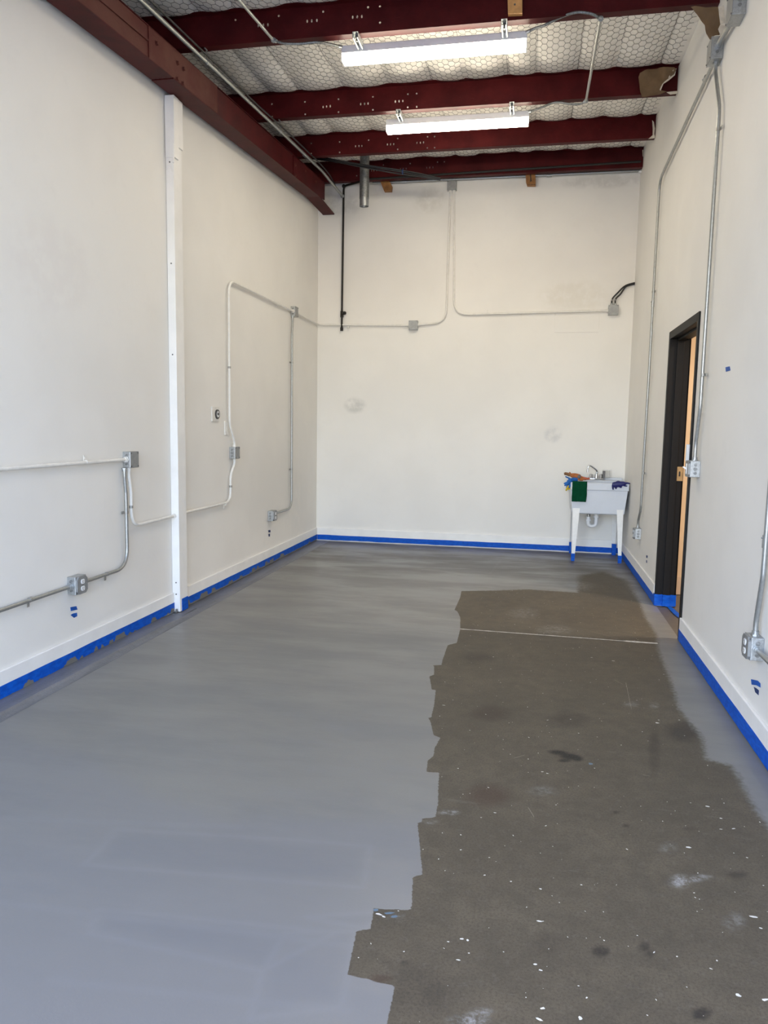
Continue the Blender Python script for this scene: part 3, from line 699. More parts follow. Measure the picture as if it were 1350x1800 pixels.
def wbox(side, corner, label, kind='blank', w=.104, h=.106, d=.054, ends=None, toggle=False, group='steel electrical boxes'):
    """square steel box on a wall: corner = centre of its back on the wall"""
    rz = {'L': math.pi/2, 'R': -math.pi/2, 'B': 0}[side]
    nm = {'blank': 'junction_box', 'outlet': 'outlet_box', 'switch': 'switch_box'}[kind]
    r = root(nm, corner, label, 'electrical box', group, rz)
    b = MB().box((-w/2, -d, -h/2), (w/2, 0, h/2), .003); build('box_body', b, M['galv'], r, local=True)
    for sx in (-1, 1):
        for sz in (-.027, 0, .027):
            build('knockout', MB().cyl((sx*(w/2 - .001), -d*.5, sz), (sx*(w/2 + .0012), -d*.5, sz), .0105 if sz else .0125, 12), M['galv_dark'], r, local=True)
    if kind == 'blank':
        build('cover_plate', MB().box((-w/2 - .001, -d - .003, -h/2 - .001), (w/2 + .001, -d, h/2 + .001), .001), M['cover'], r, local=True); zf = -d - .003; sp = .044
    else:
        # raised cover with cut corners
        c = .018; o = [(-w/2, -h/2 + c), (-w/2 + c, -h/2), (w/2 - c, -h/2), (w/2, -h/2 + c), (w/2, h/2 - c), (w/2 - c, h/2), (-w/2 + c, h/2), (-w/2, h/2 - c)]
        m = MB().box((-w/2, -d - .002, -h/2), (w/2, -d, h/2)); m.prism([(a*.98, -d - .002, b_*.98) for a, b_ in o], (0, -.012, 0))
        cv = build('raised_cover', m, M['cover'], r, local=True); zf = -d - .014; sp = .036
        if kind == 'outlet':
            for sz in (.0205, -.0205):
                m = MB(); pts = []
                for k in range(20):
                    a = 2*math.pi*k/20; pts.append((.0175*math.cos(a), zf, sz + max(-.0138, min(.0138, .0175*math.sin(a)))))
                m.prism(pts, (0, -.003, 0)); rc = build('receptacle', m, M['plastic_white'], r, local=True)
                s = MB().box((-.0075, zf - .0036, sz - .001), (-.0055, zf - .0028, sz + .008)).box((.0055, zf - .0036, sz - .001), (.0075, zf - .0028, sz + .007)).cyl((0, zf - .0028, sz - .007), (0, zf - .0036, sz - .007), .0026, 8)
                build('slots', s, M['black_cable'], rc, local=True)
            build('screw', MB().cyl((0, zf, 0), (0, zf - .003, 0), .004, 8), M['screw'], r, local=True)
        else:
            build('switch_plate', MB().box((-.016, zf - .003, -.034), (.016, zf, .034), .001), M['plastic_white'], r, local=True)
            build('toggle', MB().poly([(-.005, zf - .002, -.008), (.005, zf - .002, -.008), (.005, zf - .002, .008), (-.005, zf - .002, .008), (-.004, zf - .024, .008), (.004, zf - .024, .008), (.004, zf - .022, .015), (-.004, zf - .022, .015)],
                [(0, 3, 2, 1), (4, 5, 6, 7), (0, 1, 5, 4), (1, 2, 6, 5), (2, 3, 7, 6), (3, 0, 4, 7)]), M['plastic_white'], r, local=True)
    for sx in (-1, 1):
        for sz in (-1, 1): 
            if kind == 'blank' or sx*sz > 0: build('screw', MB().cyl((sx*(w/2 - .010), -d, sz*(h/2 - .010)), (sx*(w/2 - .010), -d - .007, sz*(h/2 - .010)), .0045, 8), M['screw'], r, local=True)
    return r
def at_wall(p, side):
    p = Vector(p)
    if side == 'L': p.x = XL
    if side == 'R': p.x = XR
    if side == 'B': p.y = YB
    return p
# left wall boxes: the near lower corner of each body is where the photograph shows it
b1 = onL(215.7, 808); b1.y += .052
wbox('L', at_wall(b1, 'L'), 'grey covered junction box on the left wall before the column')
o1 = onL(118, 1030); o1.y += .052
wbox('L', at_wall(o1, 'L'), 'double outlet box low on the left wall before the column', 'outlet')
b2 = onL(403, 796); b2.y += .052
wbox('L', at_wall(b2, 'L'), 'grey junction box at chest height on the left wall beyond the column')
b3 = onL(511, 547); b3.y += .052
wbox('L', at_wall(b3, 'L'), 'high junction box on the left wall near the back corner', d=.05)
o2 = onL(470.5, 907); o2.y += .052
wbox('L', at_wall(o2, 'L'), 'double outlet box low on the left wall near the back corner', 'outlet')
b4 = onB(727.5, 572.5)
wbox('B', at_wall(b4, 'B'), 'grey junction box in the middle of the back wall conduit', w=.108, h=.108, d=.05)
b5 = onB(795, 328)
wbox('B', at_wall(b5, 'B'), 'grey junction box at the top of the back wall under the last purlin', w=.108, h=.108, d=.05)
b7 = onB(1077.5, 546)
wbox('B', at_wall(b7, 'B'), 'grey junction box on the back wall with two black cables on top', w=.11, h=.11, d=.05)
# conduits, left wall
H = .053
z = L(217, 808).z
conduit('conduit', [Vector((XL + OFF, .6, L(0, 826).z - .0)), Vector((XL + OFF, b1.y - H, z))], 'conduit_white', 'white painted conduit level with the junction box on the left wall, nearest the viewer',
    strap_n=LN, straps=[(L(152, 812.5), (0, 1, 0), -1)], ends=(False, True))
a = vert(L(223, 850), b1.z - H); c = L(224, 985)
a = Vector((XL + OFF, c.y - .012, b1.z - H)); k1 = Vector((XL + OFF, c.y - .012, b1.z - H - .06)); k2 = Vector((XL + OFF, c.y, b1.z - H - .16))
conduit('conduit', [a, k1, k2, Vector((XL + OFF, c.y, o1.z)), Vector((XL + OFF, o1.y + H, o1.z))], 'emt', 'bare steel conduit curving down from junction box to outlet before the column', bend=.14,
    strap_n=LN, straps=[(Vector((XL + OFF, c.y, L(221, 901).z)), (0, 0, 1), -1), (Vector((XL + OFF, L(188, 1013).y, o1.z)), (0, 1, 0), 1)])
c = L(230.5, 893); zc = L(306, 907).z
conduit('conduit', [Vector((XL + OFF, c.y - .02, b1.z - H)), Vector((XL + OFF, c.y - .02, b1.z - H - .06)), Vector((XL + OFF, c.y, b1.z - H - .16)), Vector((XL + OFF, c.y, zc)), Vector((XL + OFF, COL_Y0, zc))], 'conduit_white',
    'white conduit bending from the near junction box into the column', bend=.13, strap_n=LN, straps=[(Vector((XL + OFF, c.y, L(230, 891).z)), (0, 0, 1), 1, 1)])
conduit('conduit', [Vector((XL + OFF, .6, L(0, 1073).z)), Vector((XL + OFF, o1.y - H, o1.z))], 'emt', 'bare steel conduit running low along the left wall to the near outlet', strap_n=LN,
    straps=[(L(53, 1054), (0, 1, 0), 1)], ends=(False, True))
zc = L(360, 893).z; c = L(405.5, 862)
conduit('conduit', [Vector((XL + OFF, COL_Y1, L(333, 899).z)), Vector((XL + OFF, c.y, zc)), Vector((XL + OFF, c.y, b2.z - H - .14)), Vector((XL + OFF, b2.y, b2.z - H - .05)), Vector((XL + OFF, b2.y, b2.z - H))], 'conduit_white',
    'white conduit from the column bending up to the chest high box', bend=.13, strap_n=LN, straps=[(Vector((XL + OFF, c.y, L(405, 855).z)), (0, 0, 1), 1, 1), (L(396, 886), (0, 1, 0), 1)], ends=(False, True))
c = L(402.5, 560); z3 = b3.z
conduit('conduit', [Vector((XL + OFF, b2.y, b2.z + H)), Vector((XL + OFF, b2.y, b2.z + H + .05)), Vector((XL + OFF, c.y, b2.z + H + .2)), Vector((XL + OFF, c.y, z3)), Vector((XL + OFF, b3.y - H, z3))], 'conduit_white',
    'tall white conduit hooping up from the chest high box on the left wall', bend=.13, strap_n=LN, straps=[(Vector((XL + OFF, c.y, L(404, 646).z)), (0, 0, 1), 1, 1), (Vector((XL + OFF, L(488, 541).y, z3)), (0, 1, 0), 1)])
zb = b4.z
conduit('conduit', [Vector((XL + OFF, b3.y + H, z3)), Vector((XL + OFF, YB - OFF, z3 - .01)), Vector((b4.x - .054, YB - OFF, zb))], 'conduit_white', 'white conduit turning the back left corner to the middle box', bend=.07,
    strap_n=BN, straps=[(B_(612, 575), (1, 0, 0), 1)])
c = L(513, 700)
conduit('conduit', [Vector((XL + OFF, c.y + .02, b3.z - H)), Vector((XL + OFF, c.y + .02, b3.z - H - .06)), Vector((XL + OFF, c.y, b3.z - H - .18)), Vector((XL + OFF, c.y, o2.z + .01)), Vector((XL + OFF, o2.y + H, o2.z + .01))], 'emt',
    'bare steel conduit dropping from the high box to the far outlet on the left wall', bend=.13, strap_n=LN, straps=[(Vector((XL + OFF, c.y, L(512.5, 637).z)), (0, 0, 1), -1), (Vector((XL + OFF, c.y, L(512.5, 825).z)), (0, 0, 1), -1)])
# conduits, back wall
xv = B_(789, 440).x; xt = B_(793.5, 345).x
conduit('conduit', [Vector((b4.x + .054, YB - OFF, B_(737, 571).z)), Vector((xv - .012, YB - OFF, B_(770, 567).z)), Vector((xt - .012, YB - OFF, b5.z - .054))], 'conduit_white',
    'white conduit dropping from the top box to the middle box on the back wall', bend=.17, strap_n=BN, straps=[])
conduit('conduit', [Vector((b7.x - .055, YB - OFF, b7.z - .003)), Vector((B_(797, 500).x + .016, YB - OFF, B_(830, 553).z)), Vector((xt + .030, YB - OFF, b5.z - .054))], 'conduit_white',
    'white conduit from the top box to the box with black cables', bend=.17, strap_n=BN, straps=[(B_(857, 551), (1, 0, 0), -1), (B_(916, 550), (1, 0, 0), 1), (B_(976, 548.5), (1, 0, 0), 1)])
for k, (dx, lab) in enumerate([(-.02, 'left black cable arching from the back wall box into the right wall'), (.018, 'right black cable arching from the back wall box into the right wall')]):
    s = Vector((b7.x + dx, YB - .03, b7.z + .055)); e = onB(1117, 498, .03)
    pts = smooth([s, s + Vector((.004, 0, .07)), B_(1085.5 + k*5, 515 + k*2) , B_(1099 + k*1.5, 502.5 + k*1.5), Vector((XR - .004, YB - .03, e.z + .006 - .012*k))], 10)
    o = tag(build('cable', MB().tube(pts, .0085, 10), M['black_cable'], smooth_shade=60, origin=s), lab, 'cable', 'black cables on the back wall')
    build('connector', MB().cyl(s, s + Vector((0, 0, .02)), .014, 10), M['galv'], o); 
    q = pts[8]; build('band', MB().cyl(q - Vector((.002, 0, .006)), q + Vector((.002, 0, .006)), .0108, 10), M['strap_grey'], o)
# faint access panel under that conduit
ap = onB(976, 552); aq = onB(1052, 584)
tag(build('access_panel', MB().box((ap.x, YB - .006, aq.z), (aq.x, YB - .0002, ap.z - .03), .002), M['wall_back'], origin=(ap.x, YB, aq.z)), 'flush painted access panel under the back wall conduit', 'panel')

# black gas pipe
gx = onB(603, 450, .03)
tp = Vector((B_(605, 330).x, YB - .03, on(1, 8.9, 606, 318).z))
gp = root('gas_pipe', (gx.x, YB - .03, B_(601, 580).z), 'black iron gas pipe with a capped tee on the back wall', 'pipe')
zt = onB(604, 552, .03).z; zbtm = onB(601, 580, .03).z
build('riser', MB().tube(fillet([Vector((gx.x - .008, YB - .03, zbtm)), Vector((gx.x, YB - .03, tp.z)), Vector((gx.x + .35, 8.885, tp.z + .002)), Vector((XR - .03, 8.885, 4.345))], .05), .0125, 12), M['black_pipe'], gp, smooth_shade=50)
build('tee', MB().cyl((gx.x - .007, YB - .03, zt - .04), (gx.x - .007, YB - .03, zt + .035), .019, 12).cyl((gx.x - .007, YB - .03, zt), (gx.x + .03, YB - .055, zt + .006), .017, 12), M['black_pipe'], gp, smooth_shade=40)
build('plug', MB().ball((gx.x + .034, YB - .058, zt + .008), .021, .021, .021), M['black_pipe'], gp, smooth_shade=60)
build('end_cap', MB().cyl((gx.x - .008, YB - .03, zbtm - .012), (gx.x - .008, YB - .03, zbtm + .03), .0185, 12), M['black_pipe'], gp, smooth_shade=40)
build('elbow', MB().ball((gx.x, YB - .03, tp.z), .022, .022, .022), M['black_pipe'], gp, smooth_shade=60)
# grey conduit along the top of the back wall
gc0, gc1 = on(1, YB - .04, 655, 322), on(1, YB - .04, 1126, 300)
gc = conduit('conduit', [gc0, gc1], 'emt', 'grey steel conduit lying level along the top of the back wall', r=.015, couplings=[(on(1, YB - .04, 966, 308.5), (1, 0, 0)), (on(1, YB - .04, 711, 319.5), (1, 0, 0))], ends=(False, False))
build('end_cap', MB().ball(on(1, YB - .06, 1126, 291), .022, .02, .02).ball(on(1, YB - .06, 1126, 302), .020, .02, .018), M['plastic_white'], gc, smooth_shade=60)

# vent duct
vc = on(1, 8.6, 640, 363); vr = .053
vd = root('vent_duct', (vc.x, 8.6, vc.z), 'round galvanised vent duct hanging below the roof near the back wall', 'duct')
m = MB().cyl((vc.x, 8.6, vc.z + .085), (vc.x, 8.6, ceil_z(vc.x, 8.6) + .02), vr, 24, caps=False); build('pipe', m, M['galv_dark'], vd, smooth_shade=50)
m = MB().cyl((vc.x, 8.6, vc.z), (vc.x, 8.6, vc.z + .09), vr - .002, 24, caps=False); build('collar', m, M['galv'], vd, smooth_shade=50)
m = MB().cyl((vc.x, 8.6, vc.z + .012), (vc.x, 8.6, vc.z + .016), vr - .003, 24); m.cyl((vc.x - .012, 8.6, vc.z + .002), (vc.x + .012, 8.6, vc.z + .012), .02, 10); build('damper', m, M['galv_dark'], vd)
m = MB()
for zz in (.086, .09): m.cyl((vc.x, 8.6, vc.z + zz), (vc.x, 8.6, vc.z + zz + .003), vr + .002, 24)
build('seam_ring', m, M['galv'], vd, smooth_shade=40)

# black cable bundle
bpts = [on(1, 8.35, 548, 276), on(1, 8.33, 590, 283), on(1, 8.30, 640, 291.5), on(1, 8.35, 700, 301.5), on(1, 8.42, 738, 308), on(1, 8.46, 774, 315)]
cb = root('cable_bundle', bpts[0], 'bundle of black cables slung across in front of the vent duct', 'cables')
for k, (dy, dz) in enumerate([(0, 0), (.014, .012), (-.012, .01), (.004, -.014)]):
    pts = smooth([p_ + Vector((0, dy, dz*(1 + .5*math.sin(i*1.7 + k)))) for i, p_ in enumerate(bpts)], 6)
    build('cable', MB().tube(pts, .008, 8), M['black_cable'], cb, smooth_shade=60)
q = bpts[3] + Vector((.05, 0, -.006)); build('cable_tie', MB().cyl(q - Vector((.006, 0, 0)), q + Vector((.006, 0, 0)), .027, 12), M['tape_dark'], cb, smooth_shade=40)

# ceiling conduits -------------------------------------------------------
h1, h2, h3 = on(1, 5.46, 363, 109), on(1, 6.95, 492, 230), on(1, 8.12, 533, 272)
e2 = on(1, 8.70, 581, 313)
kink = on(1, 8.45, 566, 300.5); e2 = on(1, 9.06, 602, 345)
st = h1 + (h1 - h2)*((h1.y - .6)/(h2.y - h1.y))
lc = conduit('conduit', [st, h1, h2, kink, e2], 'emt', 'long steel conduit hung from the purlins along the left side of the ceiling', bend=.25, r=.0155, ends=(False, True))
for (hp, zt_) in ((h1, PUR[0][1] + .02), (h2, PUR[1][1] + .02)):
    m = MB().cyl(hp + Vector((0, 0, -.035)), Vector((hp.x, hp.y, zt_)), .003, 6).cyl(hp - Vector((0, .012, 0)), hp + Vector((0, .012, 0)), .0185, 12)
    m.box((hp.x - .004, hp.y - .03, zt_ - .03), (hp.x + .004, hp.y + .012, zt_ + .012)); m.cyl(Vector((hp.x - .005, hp.y - .02, zt_ + .02)), Vector((hp.x + .005, hp.y - .02, zt_ + .02)), .012, 10)
    build('hanger', m, M['galv'], lc, smooth_shade=40)
build('coupling', MB().cyl(on(1, 7.95, 536, 273.5) - Vector((0, .03, .0015)), on(1, 7.95, 536, 273.5) + Vector((0, .03, .0015)), .019, 12), M['galv'], lc, smooth_shade=40)
o_ = Vector((.035, .0, .018))  # thin dark tube drawn as a dark line beside the conduit
pts = smooth([st + o_, h1 + o_, h1.lerp(h2, .5) + o_ + Vector((0, 0, -.012)), h2 + o_, kink + o_ + Vector((.0, .02, .0)), e2 + Vector((-.05, -.02, .05))], 8)
tag(build('cable', MB().tube(pts, .007, 8), M['black_cable'], smooth_shade=60, origin=pts[0]), 'thin dark line running beside the long ceiling conduit', 'cable')
# thin conduit to the front light and its whip
q0, q1 = on(2, 4.135, 420, 0), on(1, 5.40, 481, 71)
conduit('conduit', [q0 + (q0 - q1)*6, q1], 'emt', 'thin steel conduit coming from the front along the ceiling to the nearest purlin', r=.0105, ends=(False, True))
def flex(label, pts, r=.0085):
    P_ = smooth(pts, 14); P_ = dense(P_, .0045); rad = [r*(1 + .12*(i % 2)) for i in range(len(P_))]
    o = tag(build('flexible_whip', MB().tube(P_, r, 8, rad=rad), M['galv_dark'], smooth_shade=60, origin=P_[0]), label, 'conduit', 'flexible metal whips to the strip lights')
    for a, b in ((P_[0], P_[3]), (P_[-1], P_[-4])):
        d = (b - a).normalized(); build('connector', MB().cyl(a - d*.004, a + d*.022, .0125, 10), M['galv'], o, smooth_shade=40)
    return o
L1Y, L2Y = 5.56, 7.05
flex('flexible whip joining the left end of the front strip light', [q1, on(1, 5.40, 500, 76.5), on(1, 5.41, 528, 77), on(1, 5.43, 557, 74.5), on(1, 5.50, 580, 77.5), on(1, L1Y, 600, 82.5)])
r0, r1 = on(1, 5.44, 1056, 32.5), on(1, 6.86, 1030, 178)
flex('flexible whip arching from the right end of the front strip light', [on(1, L1Y, 926, 57), on(1, 5.54, 940, 50), on(1, 5.50, 958, 44), on(1, 5.45, 984, 31), on(1, 5.40, 1012, 22), on(1, 5.40, 1038, 24), r0])
conduit('conduit', [r0, r1], 'emt', 'straight steel conduit between the two nearest purlins, joining the lights', r=.0105)
flex('flexible whip reaching the right end of the farther strip light', [r1, on(1, 6.88, 1018, 183), on(1, 6.90, 1000, 182.5), on(1, 6.93, 976, 180), on(1, 6.99, 952, 189), on(1, L2Y, 930, 196.5)])

# strip lights ---------------------------------------------------------
def light(y, pl_, pr_, label, brackets, purl):
    """fixture whose lower front edge runs through two pixels at depth y"""
    a = on(1, y, *pl_); b = on(1, y, *pr_); x0, x1 = a.x, b.x; zb_ = (a.z + b.z)/2
    r = root('strip_light', ((x0 + x1)/2, y + .05, zb_), label, 'light', 'white strip lights under the purlins')
    D = .098
    def prof(pts): return [(x0, y + u, zb_ + v) for u, v in pts]
    dif = MB().prism([(x0 + .004, y + u, zb_ + v) for u, v in [(.0, .012), (.008, .002), (.02, 0), (D - .02, 0), (D - .008, .002), (D, .012), (D, .052), (.0, .052)]], (x1 - x0 - .008, 0, 0))
    build('diffuser', dif, M['diffuser'], r)
    build('housing', MB().prism(prof([(-.002, .052), (D + .002, .052), (D + .002, .098), (D - .004, .104), (.004, .104), (-.002, .098)]), (x1 - x0, 0, 0)), M['plastic_white'], r)
    for xa in (x0 - .003, x1): build('end_cap', MB().prism([(xa, y + u, zb_ + v) for u, v in [(-.003, .010), (.008, -.001), (D - .008, -.001), (D + .003, .010), (D + .003, .100), (D - .004, .105), (.004, .105), (-.003, .100)]], (.003, 0, 0)), M['plastic_white'], r)
    py_, pz_ = purl
    for bp in brackets:
        c = on(1, py_ + .03, *bp); ya_ = py_ - .03; yb2 = y + .06; z0 = pz_ - .003
        m = MB().box((c.x - .0205, ya_, z0 - .003), (c.x + .0205, yb2, z0)).box((c.x - .0205, ya_, z0 - .041), (c.x - .0180, yb2, z0)).box((c.x + .0180, ya_, z0 - .041), (c.x + .0205, yb2, z0))
        m.box((c.x - .0205, ya_, z0 - .041), (c.x - .011, yb2, z0 - .0385)).box((c.x + .011, ya_, z0 - .041), (c.x + .0205, yb2, z0 - .0385))
        s = build('strut_bracket', m, M['galv'], r)
        m = MB().cyl((c.x, py_ + .02, z0 - .04), (c.x, py_ + .02, z0 + .004), .006, 8).cyl((c.x, py_ + .02, z0 - .018), (c.x, py_ + .02, z0 - .006), .013, 6)
        build('bolt', m, M['screw'], s)
    return r
light(L1Y, (601, 106), (925, 82), 'front strip light, the larger and nearer of the two lit fixtures', [(628, 60), (887, 38)], PUR[0])
light(L2Y, (679, 232), (929, 214.5), 'farther strip light under the second purlin', [(702, 198), (900, 184)], PUR[1])

# wooden blocks
def block(label, outline, y, depth, mat, nail=None):
    pts = [on(1, y, *p_) for p_ in outline]; o = tag(build('wood_block', MB().prism(pts, (0, depth, 0)), M[mat], origin=pts[0]), label, 'wood block', 'offcut wood blocks by the roof')
    if nail: c = on(1, y, *nail); build('nail', MB().cyl(c - Vector((0, .004, 0)), c, .006, 8), M['screw'], o)
    return o
block('pale pine block wedged on the nearest purlin above the front light', [(892, -14), (918, -16), (918, 23), (893, 24)], 5.38, .036, 'wood', (905, 8))
block('brown slanted wood block at the top of the back wall beside the vent duct', [(667.5, 316), (683, 315), (688.5, 326), (687.5, 335), (675, 335.5)], YB - .08, .07, 'wood_dark')
o = block('split brown wood block at the top middle of the back wall', [(924, 303), (941, 303), (941.5, 325), (927, 325), (924.5, 318)], YB - .08, .07, 'wood_dark')
build('split', MB().prism([on(1, YB - .0805, *p_) for p_ in [(931.5, 305), (933.5, 304), (933.8, 311), (934.6, 318), (932, 320), (932.2, 313)]], (0, .006, 0)), M['black_cable'], o)
build('saw_cut', MB().prism([on(1, YB - .081, *p_) for p_ in [(927, 323.6), (941.5, 323.2), (941.5, 325), (927, 325.4)]], (0, .006, 0)), M['glove_tan'], o)

# kraft paper flaps where purlins enter the right wall
def flap(name, outline, y, label, mat='kraft', bulge=.03, parent=None, extra=()):
    pts = [on(1, y, *p_) for p_ in outline]; bm = bmesh.new(); vs_ = [bm.verts.new(p_) for p_ in pts]; es = [bm.edges.new((vs_[i], vs_[(i + 1) % len(vs_)])) for i in range(len(vs_))]
    bmesh.ops.triangle_fill(bm, edges=es, use_beauty=True); bmesh.ops.subdivide_edges(bm, edges=bm.edges[:], cuts=3, use_grid_fill=True); bmesh.ops.triangulate(bm, faces=bm.faces[:])
    for v in bm.verts: v.co.y += bulge*(noise.noise(v.co*9 + Vector((3, 0, 1))) + .5*noise.noise(v.co*24)) - .5*bulge
    if parent: return build(name, bm, M[mat], parent, smooth_shade=70)
    o = tag(build(name, bm, M[mat], smooth_shade=70, origin=pts[0]), label, 'paper', 'paper flaps at the right ends of the purlins'); return o
f1 = flap('paper_flap', [(1213, 15), (1224, 31), (1238, 46), (1241, 60), (1247, 72), (1254, 66), (1264, 63), (1268, 54), (1266, 38), (1263, 14), (1240, 16)], 5.26, 'brown paper flap hanging at the right end of the nearest purlin')
flap('torn_edge', [(1262, 12), (1272, 10), (1275, 40), (1266, 43)], 5.13, None, 'kraft_light', .012, f1)
flap('torn_edge', [(1266, 43), (1276, 45), (1273, 56), (1266, 64), (1262, 52)], 5.13, None, 'kraft_light', .012, f1)
f2 = flap('paper_flap', [(1122, 137), (1124, 131), (1138, 124), (1160, 119), (1184, 121), (1188, 125), (1184, 133), (1178, 137), (1168, 145), (1163, 150), (1160, 160), (1171, 163), (1180, 162), (1160, 167), (1128, 171), (1125, 164)], 6.86, 'brown torn paper flap around the right end of the second purlin')
flap('torn_edge', [(1184, 122), (1189, 121), (1186, 133), (1175, 142), (1166, 148), (1161, 160), (1159.5, 158), (1163, 149), (1174, 138)], 6.845, None, 'kraft_light', .01, f2)
flap('torn_edge', [(1171, 163), (1191, 160), (1191, 165), (1178, 167)], 6.845, None, 'kraft_light', .01, f2)
flap('paper_flap', [(1146, 212), (1149, 215), (1151, 226), (1150, 236), (1152, 243), (1146, 244), (1139, 245), (1147, 238), (1147, 224)], 8.04, 'small white paper scrap at the right end of the third purlin', 'kraft_light', .012)
flap('paper_flap', [(1129, 264), (1131, 263), (1131, 276), (1129.5, 275)], 8.90, 'thin white paper sliver at the right end of the last purlin', 'kraft_light', .008)

# ------------------------------------------------------------------ right wall
r1c = at_wall(onR(1307, 10, .0), 'R'); r2c = at_wall(onR(1268, 90, .0), 'R')
wbox('R', r1c, 'uppermost steel box on the right wall, cut by the top of the picture', w=.14, h=.15, d=.07)
wbox('R', r2c, 'steel box high on the right wall where two conduits fork', w=.12, h=.13, d=.07)
a_ = Vector((XR - OFF - .006, r1c.y + .07, r1c.z - .02)); b_ = Vector((XR - OFF - .006, r2c.y - .06, r2c.z + .01))
conduit('conduit', [a_, b_], 'emt', 'short steel conduit linking the two high boxes on the right wall', r=.016)
conduit('conduit', [Vector((XR - .03, r1c.y - .07, r1c.z + .04)), Vector((XR - .03, 2.6, r1c.z + .12))], 'emt', 'steel conduit running forward from the uppermost box on the right wall', r=.016, ends=(True, False))
r3 = at_wall(onR(1127, 939), 'R'); r3.y += .052
r4 = at_wall(onR(1231, 825), 'R'); r4.y += .052
r5 = at_wall(onR(1343, 1143), 'R'); r5.y += .052
wbox('R', r3, 'outlet box low on the right wall between sink and door', 'outlet')
wbox('R', r4, 'light switch box beside the black door frame', 'switch', d=.06)
wbox('R', r5, 'double outlet box low on the right wall nearest the viewer', 'outlet')
c0 = R_(1158, 345); c1 = R_(1126, 900)
conduit('conduit', [Vector((XR - OFF, r2c.y + .06, r2c.z - .03)), Vector((XR - OFF, c0.y, R_(1160, 316).z)), Vector((XR - OFF, c0.y, 2.0)), Vector((XR - OFF, c1.y, R_(1126, 895).z)), Vector((XR - OFF, r3.y, r3.z + .12)), Vector((XR - OFF, r3.y, r3.z + H))], 'emt',
    'long steel conduit crossing the right wall then dropping to the outlet by the sink', bend=.15, strap_n=RN, straps=[(R_(1148.5, 513), (0, 0, 1), 1), (R_(1131, 832), (0, 0, 1), 1)], couplings=[(R_(1147.5, 534), (0, 0, 1)), (R_(1240, 138), (0, 1, -.02))])
cA = R_(1264, 200); cB = R_(1232, 700)
conduit('conduit', [Vector((XR - OFF, r2c.y, r2c.z - .065)), Vector((XR - OFF, r2c.y, r2c.z - .12)), Vector((XR - OFF, cA.y, r2c.z - .4)), Vector((XR - OFF, cB.y, R_(1231, 715).z)), Vector((XR - OFF, r4.y, r4.z + .16)), Vector((XR - OFF, r4.y, r4.z + H))], 'emt',
    'steel conduit dropping down the right wall to the light switch by the door', bend=.2, strap_n=RN, straps=[(R_(1262.5, 227), (0, 0, 1), 1), (R_(1235.5, 659), (0, 0, 1), 1)])
cC = R_(1345.5, 960)
conduit('conduit', [Vector((XR - OFF, r5.y, r5.z + H)), Vector((XR - OFF, r5.y, r5.z + .12)), Vector((XR - OFF, cC.y, r5.z + .34)), Vector((XR - OFF, cC.y - .03, 3.2))], 'emt', 'steel conduit rising from the nearest outlet at the right edge', bend=.2, strap_n=RN,
    couplings=[(R_(1345.5, 952), (0, 0, 1))], ends=(True, False))
conduit('conduit', [Vector((XR - OFF - .004, r5.y - H, r5.z + .0)), Vector((XR - OFF, .7, r5.z))], 'emt', 'steel conduit running toward the viewer from the nearest outlet', ends=(True, False))
sc = at_wall(onR(1214, 800), 'R')
tag(build('wire_cover', MB().box((XR - .03, sc.y - .015, onR(1217, 812).z), (XR - .002, sc.y + .02, onR(1217, 784).z + .01), .003), M['plastic_white'], origin=sc), 'white plastic wire cover above the switch box by the door', 'wire cover')

# door frame -------------------------------------------------------------
dfm = MB()
FX = XR - .012
door = struct('door_1', MB().box((FX, dn - .05, .0), (XR + .001, dn, DH), .003).box((FX, df, .0), (XR + .001, df + .05, DH), .003).box((FX, dn, dh), (XR + .001, df, DH), .003), M['black_frame'])
for nm, lo, hi in (('jamb', (XR, dn - .012, 0), (XR + T + .01, dn, dh)), ('jamb', (XR, df, 0), (XR + T + .01, df + .012, dh)), ('head_jamb', (XR, dn, dh), (XR + T + .01, df, dh + .012)),
                   ('door_stop', (XR + .045, dn, 0), (XR + .10, dn + .016, dh)), ('door_stop', (XR + .045, df - .016, 0), (XR + .10, df, dh)), ('head_stop', (XR + .045, dn, dh - .016), (XR + .10, df, dh)),
                   ('hall_casing', (XR + T, dn - .05, 0), (XR + T + .012, dn, DH)), ('hall_casing', (XR + T, df, 0), (XR + T + .012, df + .05, DH))):
    build(nm, MB().box(lo, hi, .002), M['black_frame'], door)
zs = on(1, df, 1193, 833).z
sp_ = build('strike_plate', MB().box((XR + .100, df - .003, zs - .058), (XR + T + .008, df, zs + .058), .001), M['brass'], door)
build('latch_hole', MB().box((XR + .116, df - .0036, zs - .020), (XR + .128, df - .0028, zs + .020)), M['black_cable'], sp_)
tm = MB(); N = 26; path = [(XR - .018, DF + .012), (XR - .018, df - .002), (XR - .004, df - .006), (XR + .043, df - .006), (XR + .045, df - .020), (XR + .101, df - .020), (XR + .103, df - .006), (XR + T + .013, df - .005), (XR + T + .016, df + .03)]
pp = dense([Vector((a, b, 0)) for a, b in path], .008); v = []; rows_ = 7
for i, q in enumerate(pp):
    for k in range(rows_):
        zz = .004 + .095*k/(rows_ - 1); w_ = .006*noise.noise(Vector((q.x*60, q.y*60, zz*50))) - .004*(k == 0)
        v.append((q.x + w_*.5, q.y - abs(w_)*1.2, zz + .004*noise.noise(Vector((i*.4, k, 7)))))
tm.poly(v, [(rows_*i + k, rows_*(i + 1) + k, rows_*(i + 1) + k + 1, rows_*i + k + 1) for i in range(len(pp) - 1) for k in range(rows_ - 1)])
tag(build('masking_tape', tm, M['tape'], smooth_shade=30, origin=(XR, df, 0)), 'crumpled blue masking tape wrapped around the foot of the door frame', 'tape', 'blue masking tape on the baseboards')
